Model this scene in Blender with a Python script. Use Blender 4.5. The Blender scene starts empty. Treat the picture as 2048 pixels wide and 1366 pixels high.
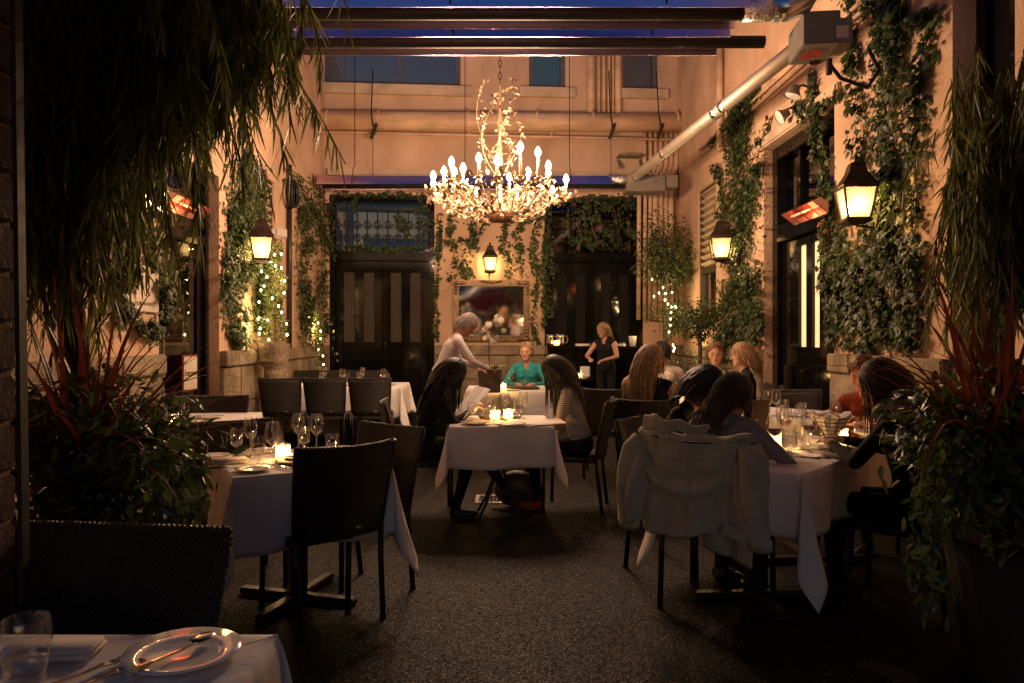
import bpy, bmesh, math, random
import numpy as np
from mathutils import Vector, Matrix
random.seed(7)
R = math.radians
S = bpy.context.scene
COL = S.collection
# ---------------------------------------------------------------- camera, sky, exposure
F, VX, HY, H = 1500.0, 1000.0, 671.0, 1.40      # focal length and vanishing point in photo pixels, eye height
cd = bpy.data.cameras.new('camera'); cam = bpy.data.objects.new('camera', cd); COL.objects.link(cam)
cam.location = (0, 0, H); cam.rotation_euler = (R(90), 0, 0)
cd.sensor_width = 36; cd.lens = F / 2048 * 36
cd.shift_x = (1024 - VX) / 2048; cd.shift_y = -(683 - HY) / 2048
cd.clip_start = .02; cd.clip_end = 500
S.camera = cam
W = bpy.data.worlds.new('World'); S.world = W; W.use_nodes = True
nt = W.node_tree; bgn = nt.nodes['Background']
sky = nt.nodes.new('ShaderNodeTexSky'); sky.sky_type = 'NISHITA'; sky.sun_disc = False
sky.sun_elevation = R(3.2); sky.sun_rotation = R(180); sky.ozone_density = 6.0; sky.air_density = 1.4; sky.dust_density = 3.0
nt.links.new(sky.outputs[0], bgn.inputs[0]); bgn.inputs[1].default_value = .15
S.view_settings.view_transform = 'Standard'; S.view_settings.look = 'None'
S.view_settings.exposure = .45; S.view_settings.gamma = 1; S.view_settings.use_curve_mapping = False
S.cycles.use_denoising = True
S.cycles.max_bounces = 10; S.cycles.transparent_max_bounces = 24; S.cycles.diffuse_bounces = 5
S.cycles.sample_clamp_indirect = 4.0
WARM = (1.0, .605, .37)
# ---------------------------------------------------------------- pixel -> place
XL, XR, D0, KB = -3.1, 3.25, 13.5, .08
RZB = math.atan(KB)
def at(px, py, Y): return Vector(((px-VX)*Y/F, Y, H-(py-HY)*Y/F))
def on_z(px, py, z): return at(px, py, (H-z)*F/(py-HY))
def left(px, py, d=0): return at(px, py, (XL+d)*F/(px-VX))
def right(px, py, d=0): return at(px, py, (XR-d)*F/(px-VX))
def back(px, py, d=0): return at(px, py, (D0-d)/(1-KB*(px-VX)/F))
# ---------------------------------------------------------------- mesh helper
class MB:
    def __init__(s): s.v = []; s.f = []; s.m = []; s.mi = 0
    def add(s, vs, fs, M=None):
        o = len(s.v)
        s.v += [tuple(M @ Vector(p)) if M else tuple(p) for p in vs]
        for f in fs: s.f.append([i+o for i in f]); s.m.append(s.mi)
        return s
    def box(s, c, d, rz=0, rx=0, ry=0, M=None):
        x, y, z = d[0]/2, d[1]/2, d[2]/2
        vs = [(a*x, b*y, e*z) for e in (-1, 1) for b in (-1, 1) for a in (-1, 1)]
        T = Matrix.Translation(c) @ Matrix.Rotation(rz, 4, 'Z') @ Matrix.Rotation(ry, 4, 'Y') @ Matrix.Rotation(rx, 4, 'X')
        if M: T = M @ T
        return s.add(vs, [(0,2,3,1), (4,5,7,6), (0,1,5,4), (2,6,7,3), (0,4,6,2), (1,3,7,5)], T)
    def tube(s, pts, r, n=8, cap=True, sx=1.0):
        pts = [Vector(p) for p in pts]; k = len(pts)
        rs = list(r) if hasattr(r, '__len__') else [r]*k
        vs = []; up = None
        for i in range(k):
            t = (pts[min(i+1, k-1)]-pts[max(i-1, 0)])
            t = t.normalized() if t.length > 1e-9 else Vector((0, 0, 1))
            if up is None:
                up = Vector((0, 0, 1)) if abs(t.z) < .9 else Vector((1, 0, 0))
            a = t.cross(up)
            if a.length < 1e-5: a = t.orthogonal()
            a.normalize(); b = a.cross(t); up = b
            for j in range(n):
                q = 2*math.pi*j/n
                vs.append(pts[i]+(a*math.cos(q)*sx+b*math.sin(q))*rs[i])
        fs = [(i*n+j, i*n+(j+1) % n, (i+1)*n+(j+1) % n, (i+1)*n+j) for i in range(k-1) for j in range(n)]
        if cap: fs += [tuple(range(n-1, -1, -1)), tuple(range((k-1)*n, k*n))]
        return s.add(vs, fs)
    def lathe(s, prof, n=24, M=None, closed=False):
        vs = []; fs = []; k = len(prof)
        for r, z in prof:
            for j in range(n):
                q = 2*math.pi*j/n; vs.append((r*math.cos(q), r*math.sin(q), z))
        for i in range(k-1):
            for j in range(n):
                fs.append((i*n+j, i*n+(j+1) % n, (i+1)*n+(j+1) % n, (i+1)*n+j))
        return s.add(vs, fs, M)
    def ell(s, c, r, n=12, m=8, M=None):
        T = Matrix.Translation(c) @ Matrix.Diagonal((r[0], r[1], r[2], 1))
        if M: T = M @ T
        return s.lathe([(max(1e-4, math.sin(math.pi*i/m)), -math.cos(math.pi*i/m)) for i in range(m+1)], n, T)
    def mesh(s, name, mats, smooth=False, bevel=0, seg=2, doubles=False):
        me = bpy.data.meshes.new(name); me.from_pydata(s.v, [], s.f)
        if not isinstance(mats, (list, tuple)): mats = [mats]
        for m in mats: me.materials.append(m)
        if len(mats) > 1: me.polygons.foreach_set('material_index', s.m)
        if bevel or doubles:
            bm = bmesh.new(); bm.from_mesh(me)
            if doubles: bmesh.ops.remove_doubles(bm, verts=bm.verts, dist=1e-4)
            if bevel:
                es = [e for e in bm.edges if len(e.link_faces) == 2 and e.calc_face_angle(0) > .6]
                bmesh.ops.bevel(bm, geom=es, offset=bevel, segments=seg, affect='EDGES', clamp_overlap=True)
            bm.to_mesh(me); bm.free()
        if smooth: me.polygons.foreach_set('use_smooth', [True]*len(me.polygons))
        me.update(); return me
    def build(s, name, mats, parent=None, smooth=False, bevel=0, seg=2, doubles=False, loc=None, rz=0):
        return link(name, s.mesh(name, mats, smooth, bevel, seg, doubles), parent, loc, rz)
def link(name, me, parent=None, loc=None, rz=0):
    o = bpy.data.objects.new(name, me); COL.objects.link(o); o.parent = parent
    if loc is not None: o.location = loc
    if rz: o.rotation_euler.z = rz
    return o
LABELS = {}
def tag(o, label, cat, group=None, kind=None):
    if label: o['label'] = label
    if cat: o['category'] = cat
    if group: o['group'] = group
    if kind: o['kind'] = kind
    return o
def thing(name, label, cat, loc=(0, 0, 0), rz=0, group=None):
    o = bpy.data.objects.new(name, None); COL.objects.link(o); o.empty_display_size = .05
    o.location = loc; o.rotation_euler.z = rz
    return tag(o, label, cat, group)
def stuff(o): o['kind'] = 'stuff'; return o
def structure(o): o['kind'] = 'structure'; return o
def dup(o, parent=None):
    c = o.copy(); COL.objects.link(c); c.parent = parent
    for k in o.children: dup(k, c)
    return c
def place(proto, used, loc, rz, label, group=None):
    o = proto if not used else dup(proto)
    used.append(1); o.location = loc; o.rotation_euler = (0, 0, rz); o['label'] = label
    if group: o['group'] = group
    return o
def lamp(parent, loc, watts, col=WARM, rad=.015):
    l = bpy.data.lights.new('bulb_light', 'POINT'); l.energy = watts; l.color = col; l.shadow_soft_size = rad
    o = bpy.data.objects.new('bulb_light', l); COL.objects.link(o); o.parent = parent; o.location = loc; return o
# ---------------------------------------------------------------- materials
MATS = {}
def mat(name, col=(.5, .5, .5), rough=.5, metal=0., noise=0., nscale=8., bump=0., bscale=60., bdist=.004, col2=None, spec=.5, island=0., coat=0., detail=4, sub=0):
    m = bpy.data.materials.new(name); m.use_nodes = True; t = m.node_tree; N = t.nodes; L = t.links
    p = N['Principled BSDF']
    p.inputs['Base Color'].default_value = (*col, 1); p.inputs['Roughness'].default_value = rough
    p.inputs['Metallic'].default_value = metal; p.inputs['Specular IOR Level'].default_value = spec
    if coat: p.inputs['Coat Weight'].default_value = coat; p.inputs['Coat Roughness'].default_value = .08
    tc = N.new('ShaderNodeTexCoord')
    if noise or col2:
        nz = N.new('ShaderNodeTexNoise'); nz.inputs['Scale'].default_value = nscale; nz.inputs['Detail'].default_value = detail
        L.new(tc.outputs['Object'], nz.inputs['Vector'])
        rp = N.new('ShaderNodeValToRGB')
        c2 = col2 if col2 else tuple(c*(1-noise) for c in col)
        rp.color_ramp.elements[0].position = .32; rp.color_ramp.elements[1].position = .68
        rp.color_ramp.elements[0].color = (*c2, 1)
        rp.color_ramp.elements[1].color = (*(col if col2 else tuple(min(1, c*(1+noise*.5)) for c in col)), 1)
        L.new(nz.outputs['Fac'], rp.inputs[0]); out = rp.outputs[0]
        if island:
            g = N.new('ShaderNodeNewGeometry'); hv = N.new('ShaderNodeHueSaturation')
            mr = N.new('ShaderNodeMapRange'); mr.inputs[3].default_value = 1-island; mr.inputs[4].default_value = 1+island
            L.new(g.outputs['Random Per Island'], mr.inputs[0]); L.new(mr.outputs[0], hv.inputs['Value']); L.new(out, hv.inputs['Color']); out = hv.outputs[0]
        L.new(out, p.inputs['Base Color'])
        mr2 = N.new('ShaderNodeMapRange'); mr2.inputs[3].default_value = max(0, rough-.08); mr2.inputs[4].default_value = min(1, rough+.08)
        L.new(nz.outputs['Fac'], mr2.inputs[0]); L.new(mr2.outputs[0], p.inputs['Roughness'])
    if bump:
        b = N.new('ShaderNodeTexNoise'); b.inputs['Scale'].default_value = bscale; b.inputs['Detail'].default_value = 5
        L.new(tc.outputs['Object'], b.inputs['Vector'])
        bn = N.new('ShaderNodeBump'); bn.inputs['Strength'].default_value = bump; bn.inputs['Distance'].default_value = bdist
        L.new(b.outputs['Fac'], bn.inputs['Height']); L.new(bn.outputs[0], p.inputs['Normal'])
    MATS[name] = m; return m
def emis(name, col, st):
    m = bpy.data.materials.new(name); m.use_nodes = True; t = m.node_tree; p = t.nodes['Principled BSDF']
    p.inputs['Base Color'].default_value = (.8, .7, .5, 1); p.inputs['Emission Color'].default_value = (*col, 1); p.inputs['Emission Strength'].default_value = st
    return m
def glow_glass(name, col, st, fac=.45):
    m = bpy.data.materials.new(name); m.use_nodes = True; t = m.node_tree; N = t.nodes; N.remove(N['Principled BSDF'])
    tr = N.new('ShaderNodeBsdfTransparent'); em = N.new('ShaderNodeEmission'); em.inputs[0].default_value = (*col, 1); em.inputs[1].default_value = st
    mx = N.new('ShaderNodeMixShader'); mx.inputs[0].default_value = fac
    t.links.new(tr.outputs[0], mx.inputs[1]); t.links.new(em.outputs[0], mx.inputs[2]); t.links.new(mx.outputs[0], N['Material Output'].inputs[0]); return m
def thin_glass(name, tint=(1, 1, 1), ior=1.5, rough=.03, base=.04, transl=0., tcol=(1, .9, .7)):
    m = bpy.data.materials.new(name); m.use_nodes = True; t = m.node_tree; N = t.nodes; L = t.links
    N.remove(N['Principled BSDF'])
    tr = N.new('ShaderNodeBsdfTransparent'); tr.inputs[0].default_value = (*tint, 1)
    gl = N.new('ShaderNodeBsdfGlossy'); gl.inputs['Roughness'].default_value = rough
    lw = N.new('ShaderNodeLayerWeight'); lw.inputs[0].default_value = .35
    mr = N.new('ShaderNodeMapRange'); mr.inputs[3].default_value = base; mr.inputs[4].default_value = .75
    pw = N.new('ShaderNodeMath'); pw.operation = 'POWER'; pw.inputs[1].default_value = 1.25
    L.new(lw.outputs['Facing'], pw.inputs[0]); L.new(pw.outputs[0], mr.inputs[0])
    mx = N.new('ShaderNodeMixShader'); L.new(mr.outputs[0], mx.inputs[0]); L.new(tr.outputs[0], mx.inputs[1]); L.new(gl.outputs[0], mx.inputs[2])
    out = mx
    if transl:
        tl = N.new('ShaderNodeBsdfTranslucent'); tl.inputs[0].default_value = (*tcol, 1)
        m2 = N.new('ShaderNodeMixShader'); m2.inputs[0].default_value = transl
        L.new(mx.outputs[0], m2.inputs[1]); L.new(tl.outputs[0], m2.inputs[2]); out = m2
    L.new(out.outputs[0], N['Material Output'].inputs[0]); return m
plaster = mat('stucco', (.64, .43, .28), .92, noise=.28, nscale=1.3, bump=.9, bscale=38, bdist=.012, detail=8)
plaster_up = mat('painted_render', (.58, .41, .29), .85, noise=.2, nscale=.9, bump=.35, bscale=30, bdist=.006, detail=8)
trim_paint = mat('trim_paint', (.55, .42, .29), .7, noise=.25, nscale=3, bump=.2, bscale=20)
stone = mat('sandstone', (.40, .31, .20), .9, col2=(.19, .145, .09), nscale=3.5, bump=1.0, bscale=22, bdist=.02, detail=10)
black_paint = mat('black_gloss_paint', (.006, .0055, .005), .07, bump=.10, bscale=25, bdist=.003, spec=.28)
dark_metal = mat('dark_metal', (.045, .04, .035), .42, .6, noise=.3, bump=.1)
iron = mat('wrought_iron', (.02, .019, .018), .5, .4, noise=.4, bump=.3)
bronze = mat('aged_bronze', (.075, .045, .028), .5, .7, noise=.4, nscale=12, bump=.2)
alu = mat('brushed_aluminium', (.75, .73, .70), .27, 1., noise=.12, nscale=5, bump=.06, bscale=15)
foil = mat('crinkled_foil', (.8, .78, .75), .2, 1., bump=1., bscale=40, bdist=.02)
hood_metal = mat('reflector_sheet', (.95, .68, .93), .26, 1., noise=.1, nscale=2, bump=.08, bscale=3, bdist=.01)
tube_metal = mat('emitter_tube', (.012, .010, .009), .65, .2, noise=.5, nscale=5, bump=.15)
grey_paint = mat('grey_box_paint', (.17, .15, .12), .5, noise=.18, nscale=9, bump=.1)
red_ink = mat('red_print', (.62, .03, .02), .5, noise=.1)
white_ink = mat('white_print', (.75, .7, .62), .5, noise=.1)
dark_ink = mat('dark_print', (.05, .02, .02), .5, noise=.2)
pipe_paint = mat('painted_pipe', (.68, .48, .31), .42, noise=.18, nscale=3, bump=.1, bscale=12)
gold = mat('gilt_frame', (.30, .20, .10), .42, .55, col2=(.13, .085, .04), nscale=14, bump=.5, bscale=40, bdist=.01)
gilt = mat('gilt_leaf', (.28, .19, .11), .45, .25, noise=.3, nscale=20, bump=.2)
mirror_m = mat('mirror_silver', (.86, .86, .86), .015, 1.0, noise=.02)
def add_bump(m, scale, strength, dist, stretch=(1, 1, 1), detail=3):
    t = m.node_tree; N = t.nodes; L = t.links; p = N['Principled BSDF']
    tc = N.new('ShaderNodeTexCoord'); mp = N.new('ShaderNodeMapping'); mp.inputs['Scale'].default_value = stretch; L.new(tc.outputs['Object'], mp.inputs[0])
    nz = N.new('ShaderNodeTexNoise'); nz.inputs['Scale'].default_value = scale; nz.inputs['Detail'].default_value = detail; nz.inputs['Distortion'].default_value = .6; L.new(mp.outputs[0], nz.inputs['Vector'])
    b = N.new('ShaderNodeBump'); b.inputs['Strength'].default_value = strength; b.inputs['Distance'].default_value = dist; L.new(nz.outputs['Fac'], b.inputs['Height'])
    if p.inputs['Normal'].links: L.new(p.inputs['Normal'].links[0].from_socket, b.inputs['Normal'])
    L.new(b.outputs[0], p.inputs['Normal'])
def add_streaks(m, dark=.62, stretch=(3, 3, .25), scale=1.6):
    t = m.node_tree; N = t.nodes; L = t.links; p = N['Principled BSDF']
    tc = N.new('ShaderNodeTexCoord'); mp = N.new('ShaderNodeMapping'); mp.inputs['Scale'].default_value = stretch; L.new(tc.outputs['Object'], mp.inputs[0])
    nz = N.new('ShaderNodeTexNoise'); nz.inputs['Scale'].default_value = scale; nz.inputs['Detail'].default_value = 9; L.new(mp.outputs[0], nz.inputs['Vector'])
    r = N.new('ShaderNodeValToRGB'); r.color_ramp.elements[0].position = .34; r.color_ramp.elements[1].position = .56; r.color_ramp.elements[0].color = (dark, dark*.95, dark*.88, 1); r.color_ramp.elements[1].color = (1, 1, 1, 1); L.new(nz.outputs['Fac'], r.inputs[0])
    mx = N.new('ShaderNodeMix'); mx.data_type = 'RGBA'; mx.blend_type = 'MULTIPLY'; mx.inputs[0].default_value = 1
    L.new(p.inputs['Base Color'].links[0].from_socket, mx.inputs[6]); L.new(r.outputs[0], mx.inputs[7]); L.new(mx.outputs[2], p.inputs['Base Color'])
add_streaks(plaster, .84, (1.3, 1.3, .5), 1.3); add_streaks(plaster_up, .87, (2, 2, .6), 1.1); add_streaks(stone, .6, (1, 1, 1), 2.2); add_streaks(pipe_paint, .75, (.6, 3, 3), 2)
flue_m = mat('flue_sheet', (.52, .45, .36), .5, .6, noise=.1, nscale=4)
linen = mat('white_linen', (.74, .70, .66), .85, noise=.05, nscale=5, bump=.25, bscale=260, bdist=.0015, spec=.2)
add_bump(linen, 5.5, .55, .03, (1, 1, .7), 4)
napkin_m = mat('napkin_linen', (.72, .66, .62), .9, noise=.06, nscale=8, bump=.3, bscale=300, bdist=.0012, spec=.2)
china = mat('white_china', (.78, .76, .73), .12, noise=.03, coat=.5)
steel = mat('cutlery_steel', (.72, .70, .66), .16, 1., noise=.1, bump=.05)
wine_m = mat('red_wine', (.10, .006, .006), .05, noise=.1)
water_m = thin_glass('water', (.97, .95, .9), base=.06)
glass_m = thin_glass('clear_glass', base=.15, rough=.05)
cand_glass = thin_glass('candle_glass', (1, .93, .8), rough=.12, base=.08, transl=.25, tcol=(1, .75, .45))
win_glass = thin_glass('window_glass', (.25, .25, .25), base=.12, rough=.02)
pane_glass = thin_glass('lantern_glass', (.95, .85, .6), rough=.2, base=.05, transl=.13, tcol=(1, .85, .5))
wax = mat('candle_wax', (.8, .65, .42), .5, noise=.05)
flame_m = glow_glass('flame', (1, .62, .22), 30, .4)
bulb_m = glow_glass('filament_bulb', (1, .66, .30), 26)
fairy_m = emis('fairy_bulb', (1, .70, .30), 22)
redheat = emis('glowing_element', (1, .10, .03), 1.8)
blue_screen = emis('phone_screen', (.12, .16, 1), 2.0)
skin_a = mat('skin', (.46, .25, .17), .5, noise=.12, nscale=14, spec=.4)
ivy_m = mat('ivy_leaf', (.070, .098, .030), .45, col2=(.026, .044, .014), nscale=7, island=.5)
tree_m = mat('willow_leaf', (.115, .125, .042), .45, col2=(.055, .066, .024), nscale=4, island=.5)
bush_m = mat('bush_leaf', (.075, .105, .034), .36, col2=(.032, .05, .018), nscale=5, island=.45)
box_m = mat('boxwood_leaf', (.10, .14, .03), .42, col2=(.04, .065, .018), nscale=9, island=.4)
fern_m = mat('fern_leaf', (.06, .10, .035), .5, col2=(.03, .05, .02), nscale=8, island=.3)
flax_m = mat('red_flax_leaf', (.23, .048, .032), .36, col2=(.10, .028, .02), nscale=6, island=.45)
stem_m = mat('vine_stem', (.09, .06, .035), .8, noise=.4, nscale=15, bump=.4)
bark = mat('bark', (.10, .065, .04), .9, noise=.5, nscale=10, bump=.9, bscale=30, bdist=.02)
def backlit(m, fac, gain=2.2):
    t = m.node_tree; N = t.nodes; L = t.links; p = N['Principled BSDF']; tl = N.new('ShaderNodeBsdfTranslucent'); g = N.new('ShaderNodeMix'); g.data_type = 'RGBA'; g.blend_type = 'MULTIPLY'; g.inputs[0].default_value = 1; g.inputs[7].default_value = (gain, gain, gain*.8, 1)
    L.new(p.inputs['Base Color'].links[0].from_socket, g.inputs[6]); L.new(g.outputs[2], tl.inputs[0])
    mx = N.new('ShaderNodeMixShader'); mx.inputs[0].default_value = fac; L.new(p.outputs[0], mx.inputs[1]); L.new(tl.outputs[0], mx.inputs[2]); L.new(mx.outputs[0], N['Material Output'].inputs[0])
for _m, _f in ((tree_m, .42), (ivy_m, .3), (bush_m, .3), (flax_m, .18), (box_m, .3), (fern_m, .35)): backlit(_m, _f)
petal_m = mat('orchid_petal', (.80, .74, .62), .5, noise=.08)
terracotta = mat('planter_clay', (.035, .028, .024), .7, noise=.3, bump=.5, bscale=20)
pot_m = mat('wood_pot', (.26, .20, .13), .8, col2=(.12, .09, .05), nscale=12, bump=.6, bscale=30)
brick_m = mat('old_brick', (.10, .06, .04), .9, col2=(.05, .03, .022), nscale=6, bump=.8, bscale=40, bdist=.008)
mortar = mat('mortar', (.22, .17, .12), .95, noise=.3, bump=.6, bscale=60)
glow_door = emis('lit_frosted_pane', (1, .66, .30), .55)
paper = mat('menu_paper', (.74, .70, .64), .8, noise=.04)
leather = mat('menu_leather', (.10, .06, .035), .5, noise=.3, bump=.3)
rubber = mat('black_rubber', (.012, .012, .012), .55, noise=.3, bump=.2)
plastic_w = mat('cream_plastic', (.55, .48, .38), .5, noise=.06)
sign_m = mat('sign_board', (.66, .56, .42), .6, noise=.05, nscale=3)
def weave(name, col, k=520., strength=1.0):
    m = mat(name, col, .38, noise=.35, nscale=30); t = m.node_tree; N = t.nodes; L = t.links; p = N['Principled BSDF']
    tc = N.new('ShaderNodeTexCoord'); sx = N.new('ShaderNodeSeparateXYZ'); L.new(tc.outputs['Object'], sx.inputs[0])
    def mth(op, a, b=None):
        n = N.new('ShaderNodeMath'); n.operation = op
        for i, v in ((0, a), (1, b)):
            if v is None: continue
            if isinstance(v, (int, float)): n.inputs[i].default_value = v
            else: L.new(v, n.inputs[i])
        return n.outputs[0]
    zz = mth('ADD', sx.outputs[2], mth('MULTIPLY', sx.outputs[1], .9))
    h = mth('MULTIPLY', mth('SINE', mth('MULTIPLY', sx.outputs[0], k)), mth('SINE', mth('MULTIPLY', zz, k*.75)))
    b = N.new('ShaderNodeBump'); b.inputs['Strength'].default_value = strength; b.inputs['Distance'].default_value = .006
    L.new(h, b.inputs['Height']); L.new(b.outputs[0], p.inputs['Normal'])
    return m
wicker = weave('dark_wicker', (.042, .034, .027))
def aggregate():
    m = mat('exposed_aggregate', (.05, .04, .032), .75, spec=.14); t = m.node_tree; N = t.nodes; L = t.links; p = N['Principled BSDF']
    tc = N.new('ShaderNodeTexCoord')
    v = N.new('ShaderNodeTexVoronoi'); v.inputs['Scale'].default_value = 120; L.new(tc.outputs['Object'], v.inputs['Vector'])
    r = N.new('ShaderNodeValToRGB'); r.color_ramp.elements[0].color = (.0045, .0038, .0033, 1); r.color_ramp.elements[1].color = (.15, .118, .09, 1)
    e = r.color_ramp.elements.new(.90); e.color = (.0085, .007, .006, 1); r.color_ramp.elements[0].position = .2
    sp = N.new('ShaderNodeSeparateColor'); L.new(v.outputs['Color'], sp.inputs[0]); L.new(sp.outputs[0], r.inputs[0])
    nz = N.new('ShaderNodeTexNoise'); nz.inputs['Scale'].default_value = 1.1; nz.inputs['Detail'].default_value = 6; L.new(tc.outputs['Object'], nz.inputs['Vector'])
    rp = N.new('ShaderNodeValToRGB'); rp.color_ramp.elements[0].color = (.38, .35, .33, 1); rp.color_ramp.elements[1].color = (1.1, 1.05, 1, 1)
    rp.color_ramp.elements[0].position = .3; rp.color_ramp.elements[1].position = .7; L.new(nz.outputs['Fac'], rp.inputs[0])
    mx = N.new('ShaderNodeMix'); mx.data_type = 'RGBA'; mx.blend_type = 'MULTIPLY'; mx.inputs[0].default_value = 1
    L.new(r.outputs[0], mx.inputs[6]); L.new(rp.outputs[0], mx.inputs[7]); L.new(mx.outputs[2], p.inputs['Base Color'])
    cn = N.new('ShaderNodeTexNoise'); cn.inputs['Scale'].default_value = 2.2; cn.inputs['Detail'].default_value = 5; L.new(tc.outputs['Object'], cn.inputs['Vector'])
    ad = N.new('ShaderNodeVectorMath'); ad.operation = 'MULTIPLY_ADD'; ad.inputs[1].default_value = (.5, .5, 0); L.new(cn.outputs['Color'], ad.inputs[0]); L.new(tc.outputs['Object'], ad.inputs[2])
    cv = N.new('ShaderNodeTexVoronoi'); cv.feature = 'DISTANCE_TO_EDGE'; cv.inputs['Scale'].default_value = .42; L.new(ad.outputs[0], cv.inputs['Vector'])
    cr = N.new('ShaderNodeValToRGB'); cr.color_ramp.elements[0].color = (.25, .22, .2, 1); cr.color_ramp.elements[1].color = (1, 1, 1, 1); cr.color_ramp.elements[0].position = .002; cr.color_ramp.elements[1].position = .009; L.new(cv.outputs['Distance'], cr.inputs[0])
    m2 = N.new('ShaderNodeMix'); m2.data_type = 'RGBA'; m2.blend_type = 'MULTIPLY'; m2.inputs[0].default_value = 1
    L.new(mx.outputs[2], m2.inputs[6]); L.new(cr.outputs[0], m2.inputs[7]); L.new(m2.outputs[2], p.inputs['Base Color'])
    rr = N.new('ShaderNodeMapRange'); rr.inputs[3].default_value = .42; rr.inputs[4].default_value = .9; L.new(sp.outputs[1], rr.inputs[0]); L.new(rr.outputs[0], p.inputs['Roughness'])
    b = N.new('ShaderNodeBump'); b.inputs['Strength'].default_value = .6; b.inputs['Distance'].default_value = .005; b.invert = True
    L.new(v.outputs['Distance'], b.inputs['Height']); L.new(b.outputs[0], p.inputs['Normal']); return m
floor_m = aggregate()
asphalt = mat('street_asphalt', (.05, .05, .05), .85, noise=.3, nscale=4, bump=.5)
def pebble(name, col, rough):
    m = mat(name, col, rough); t = m.node_tree; N = t.nodes; L = t.links
    tc = N.new('ShaderNodeTexCoord'); v = N.new('ShaderNodeTexVoronoi'); v.inputs['Scale'].default_value = 60; L.new(tc.outputs['Object'], v.inputs['Vector'])
    b = N.new('ShaderNodeBump'); b.inputs['Strength'].default_value = 1; b.inputs['Distance'].default_value = .02
    L.new(v.outputs['Distance'], b.inputs['Height']); L.new(b.outputs[0], N['Principled BSDF'].inputs['Normal']); return m
pebble_glass = pebble('pebbled_glass', (.085, .07, .055), .12)
# ================================================================ the setting
structure(MB().add([(-30, 0.2, 0), (30, .2, 0), (30, 16, 0), (-30, 16, 0)], [(0, 1, 2, 3)]).build('courtyard_floor', floor_m))
structure(MB().add([(-60, -60, -.12), (60, -60, -.12), (60, -2.2, -.12), (-60, -2.2, -.12)], [(0, 1, 2, 3)]).build('road', asphalt))
g = MB(); g.box((0, -1.0, -.06), (60, 2.4, .12)); structure(g.build('pavement', floor_m))
ORD = ['first', 'second', 'third', 'fourth', 'fifth', 'sixth', 'seventh', 'eighth', 'ninth', 'tenth', 'eleventh', 'twelfth']
RZL, RZR = R(90), R(-90)
CB = math.cos(RZB)
def bx(px): return back(px, HY).x/CB                       # local x on the back wall
def bz(px, py): return back(px, py).z
def ly(px): return left(px, HY).y                          # local x on the left wall
def ry(px): return -right(px, HY).y                        # local x on the right wall
def panel(x0, x1, z0, z1, ops, depth, mb=None):
    mb = mb or MB()
    xs = sorted({x0, x1, *[o[0] for o in ops], *[o[1] for o in ops]}); zs = sorted({z0, z1, *[o[2] for o in ops], *[o[3] for o in ops]})
    for a, b in zip(xs, xs[1:]):
        for c, d in zip(zs, zs[1:]):
            mx, mz = (a+b)/2, (c+d)/2
            if any(o[0] < mx < o[1] and o[2] < mz < o[3] for o in ops): continue
            mb.add([(a, 0, c), (b, 0, c), (b, 0, d), (a, 0, d)], [(0, 1, 2, 3)])
    for a, b, c, d in ops:
        mb.add([(a, 0, c), (a, depth, c), (a, depth, d), (a, 0, d)], [(0, 1, 2, 3)])
        mb.add([(b, 0, c), (b, depth, c), (b, depth, d), (b, 0, d)], [(3, 2, 1, 0)])
        mb.add([(a, 0, d), (b, 0, d), (b, depth, d), (a, depth, d)], [(3, 2, 1, 0)])
        if c > z0: mb.add([(a, 0, c), (b, 0, c), (b, depth, c), (a, depth, c)], [(0, 1, 2, 3)])
    t = .5
    mb.add([(x0, t, z0), (x1, t, z0), (x1, t, z1), (x0, t, z1)], [(3, 2, 1, 0)])
    mb.add([(x0, 0, z1), (x1, 0, z1), (x1, t, z1), (x0, t, z1)], [(0, 1, 2, 3)])
    for x in (x0, x1): mb.add([(x, 0, z0), (x, t, z0), (x, t, z1), (x, 0, z1)], [(0, 1, 2, 3)])
    return mb
LEDGE = 1.23
def stones(parent, x0, x1, seed=0, proud=.05):
    rnd = random.Random(seed)
    for ci, (c, d) in enumerate(((1.05, LEDGE), (.62, 1.045), (.2, .615), (0.0, .195))):
        x = x0; pr = proud+(.035 if ci == 0 else 0)
        off = rnd.uniform(.35, .8); first = True
        while x < x1-.02:
            w = off if first else rnd.uniform(.6, .95); first = False
            if x1-(x+w) < .25: w = x1-x
            p2 = pr+rnd.uniform(-.006, .006)
            b = MB(); b.box((x+w/2, .06-p2/2-.03, (c+d)/2), (w-.008, p2+.06, d-c-.004))
            b.build('stone_block', stone, parent, bevel=.012, seg=2, smooth=False); x += w
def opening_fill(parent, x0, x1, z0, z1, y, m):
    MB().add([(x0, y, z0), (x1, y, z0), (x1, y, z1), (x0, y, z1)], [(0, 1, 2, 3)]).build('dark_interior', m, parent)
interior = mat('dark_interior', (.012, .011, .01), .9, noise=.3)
WT = 7.6
# --- left wall
EN0, EN1, ENT = ly(318), ly(438), 3.15
LV0, LV1, LVB, LVT = ly(512), ly(551), 1.75, 3.5
wl = thing('courtyard_wall', 'tan stucco wall with sandstone base and the entrance door on the left', 'wall', (XL, 0, 0), RZL)
panel(-1.6, 13.3, 0, WT, [(EN0, EN1, 0, ENT), (LV0, LV1, LVB, LVT)], .2).build('stucco', plaster, wl)
stones(wl, EN1+.001, 13.2, 1); stones(wl, 4.6, EN0-.02, 2)
opening_fill(wl, EN0, EN1, 0, ENT, .45, interior); opening_fill(wl, LV0, LV1, LVB, LVT, .4, interior)
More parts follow.
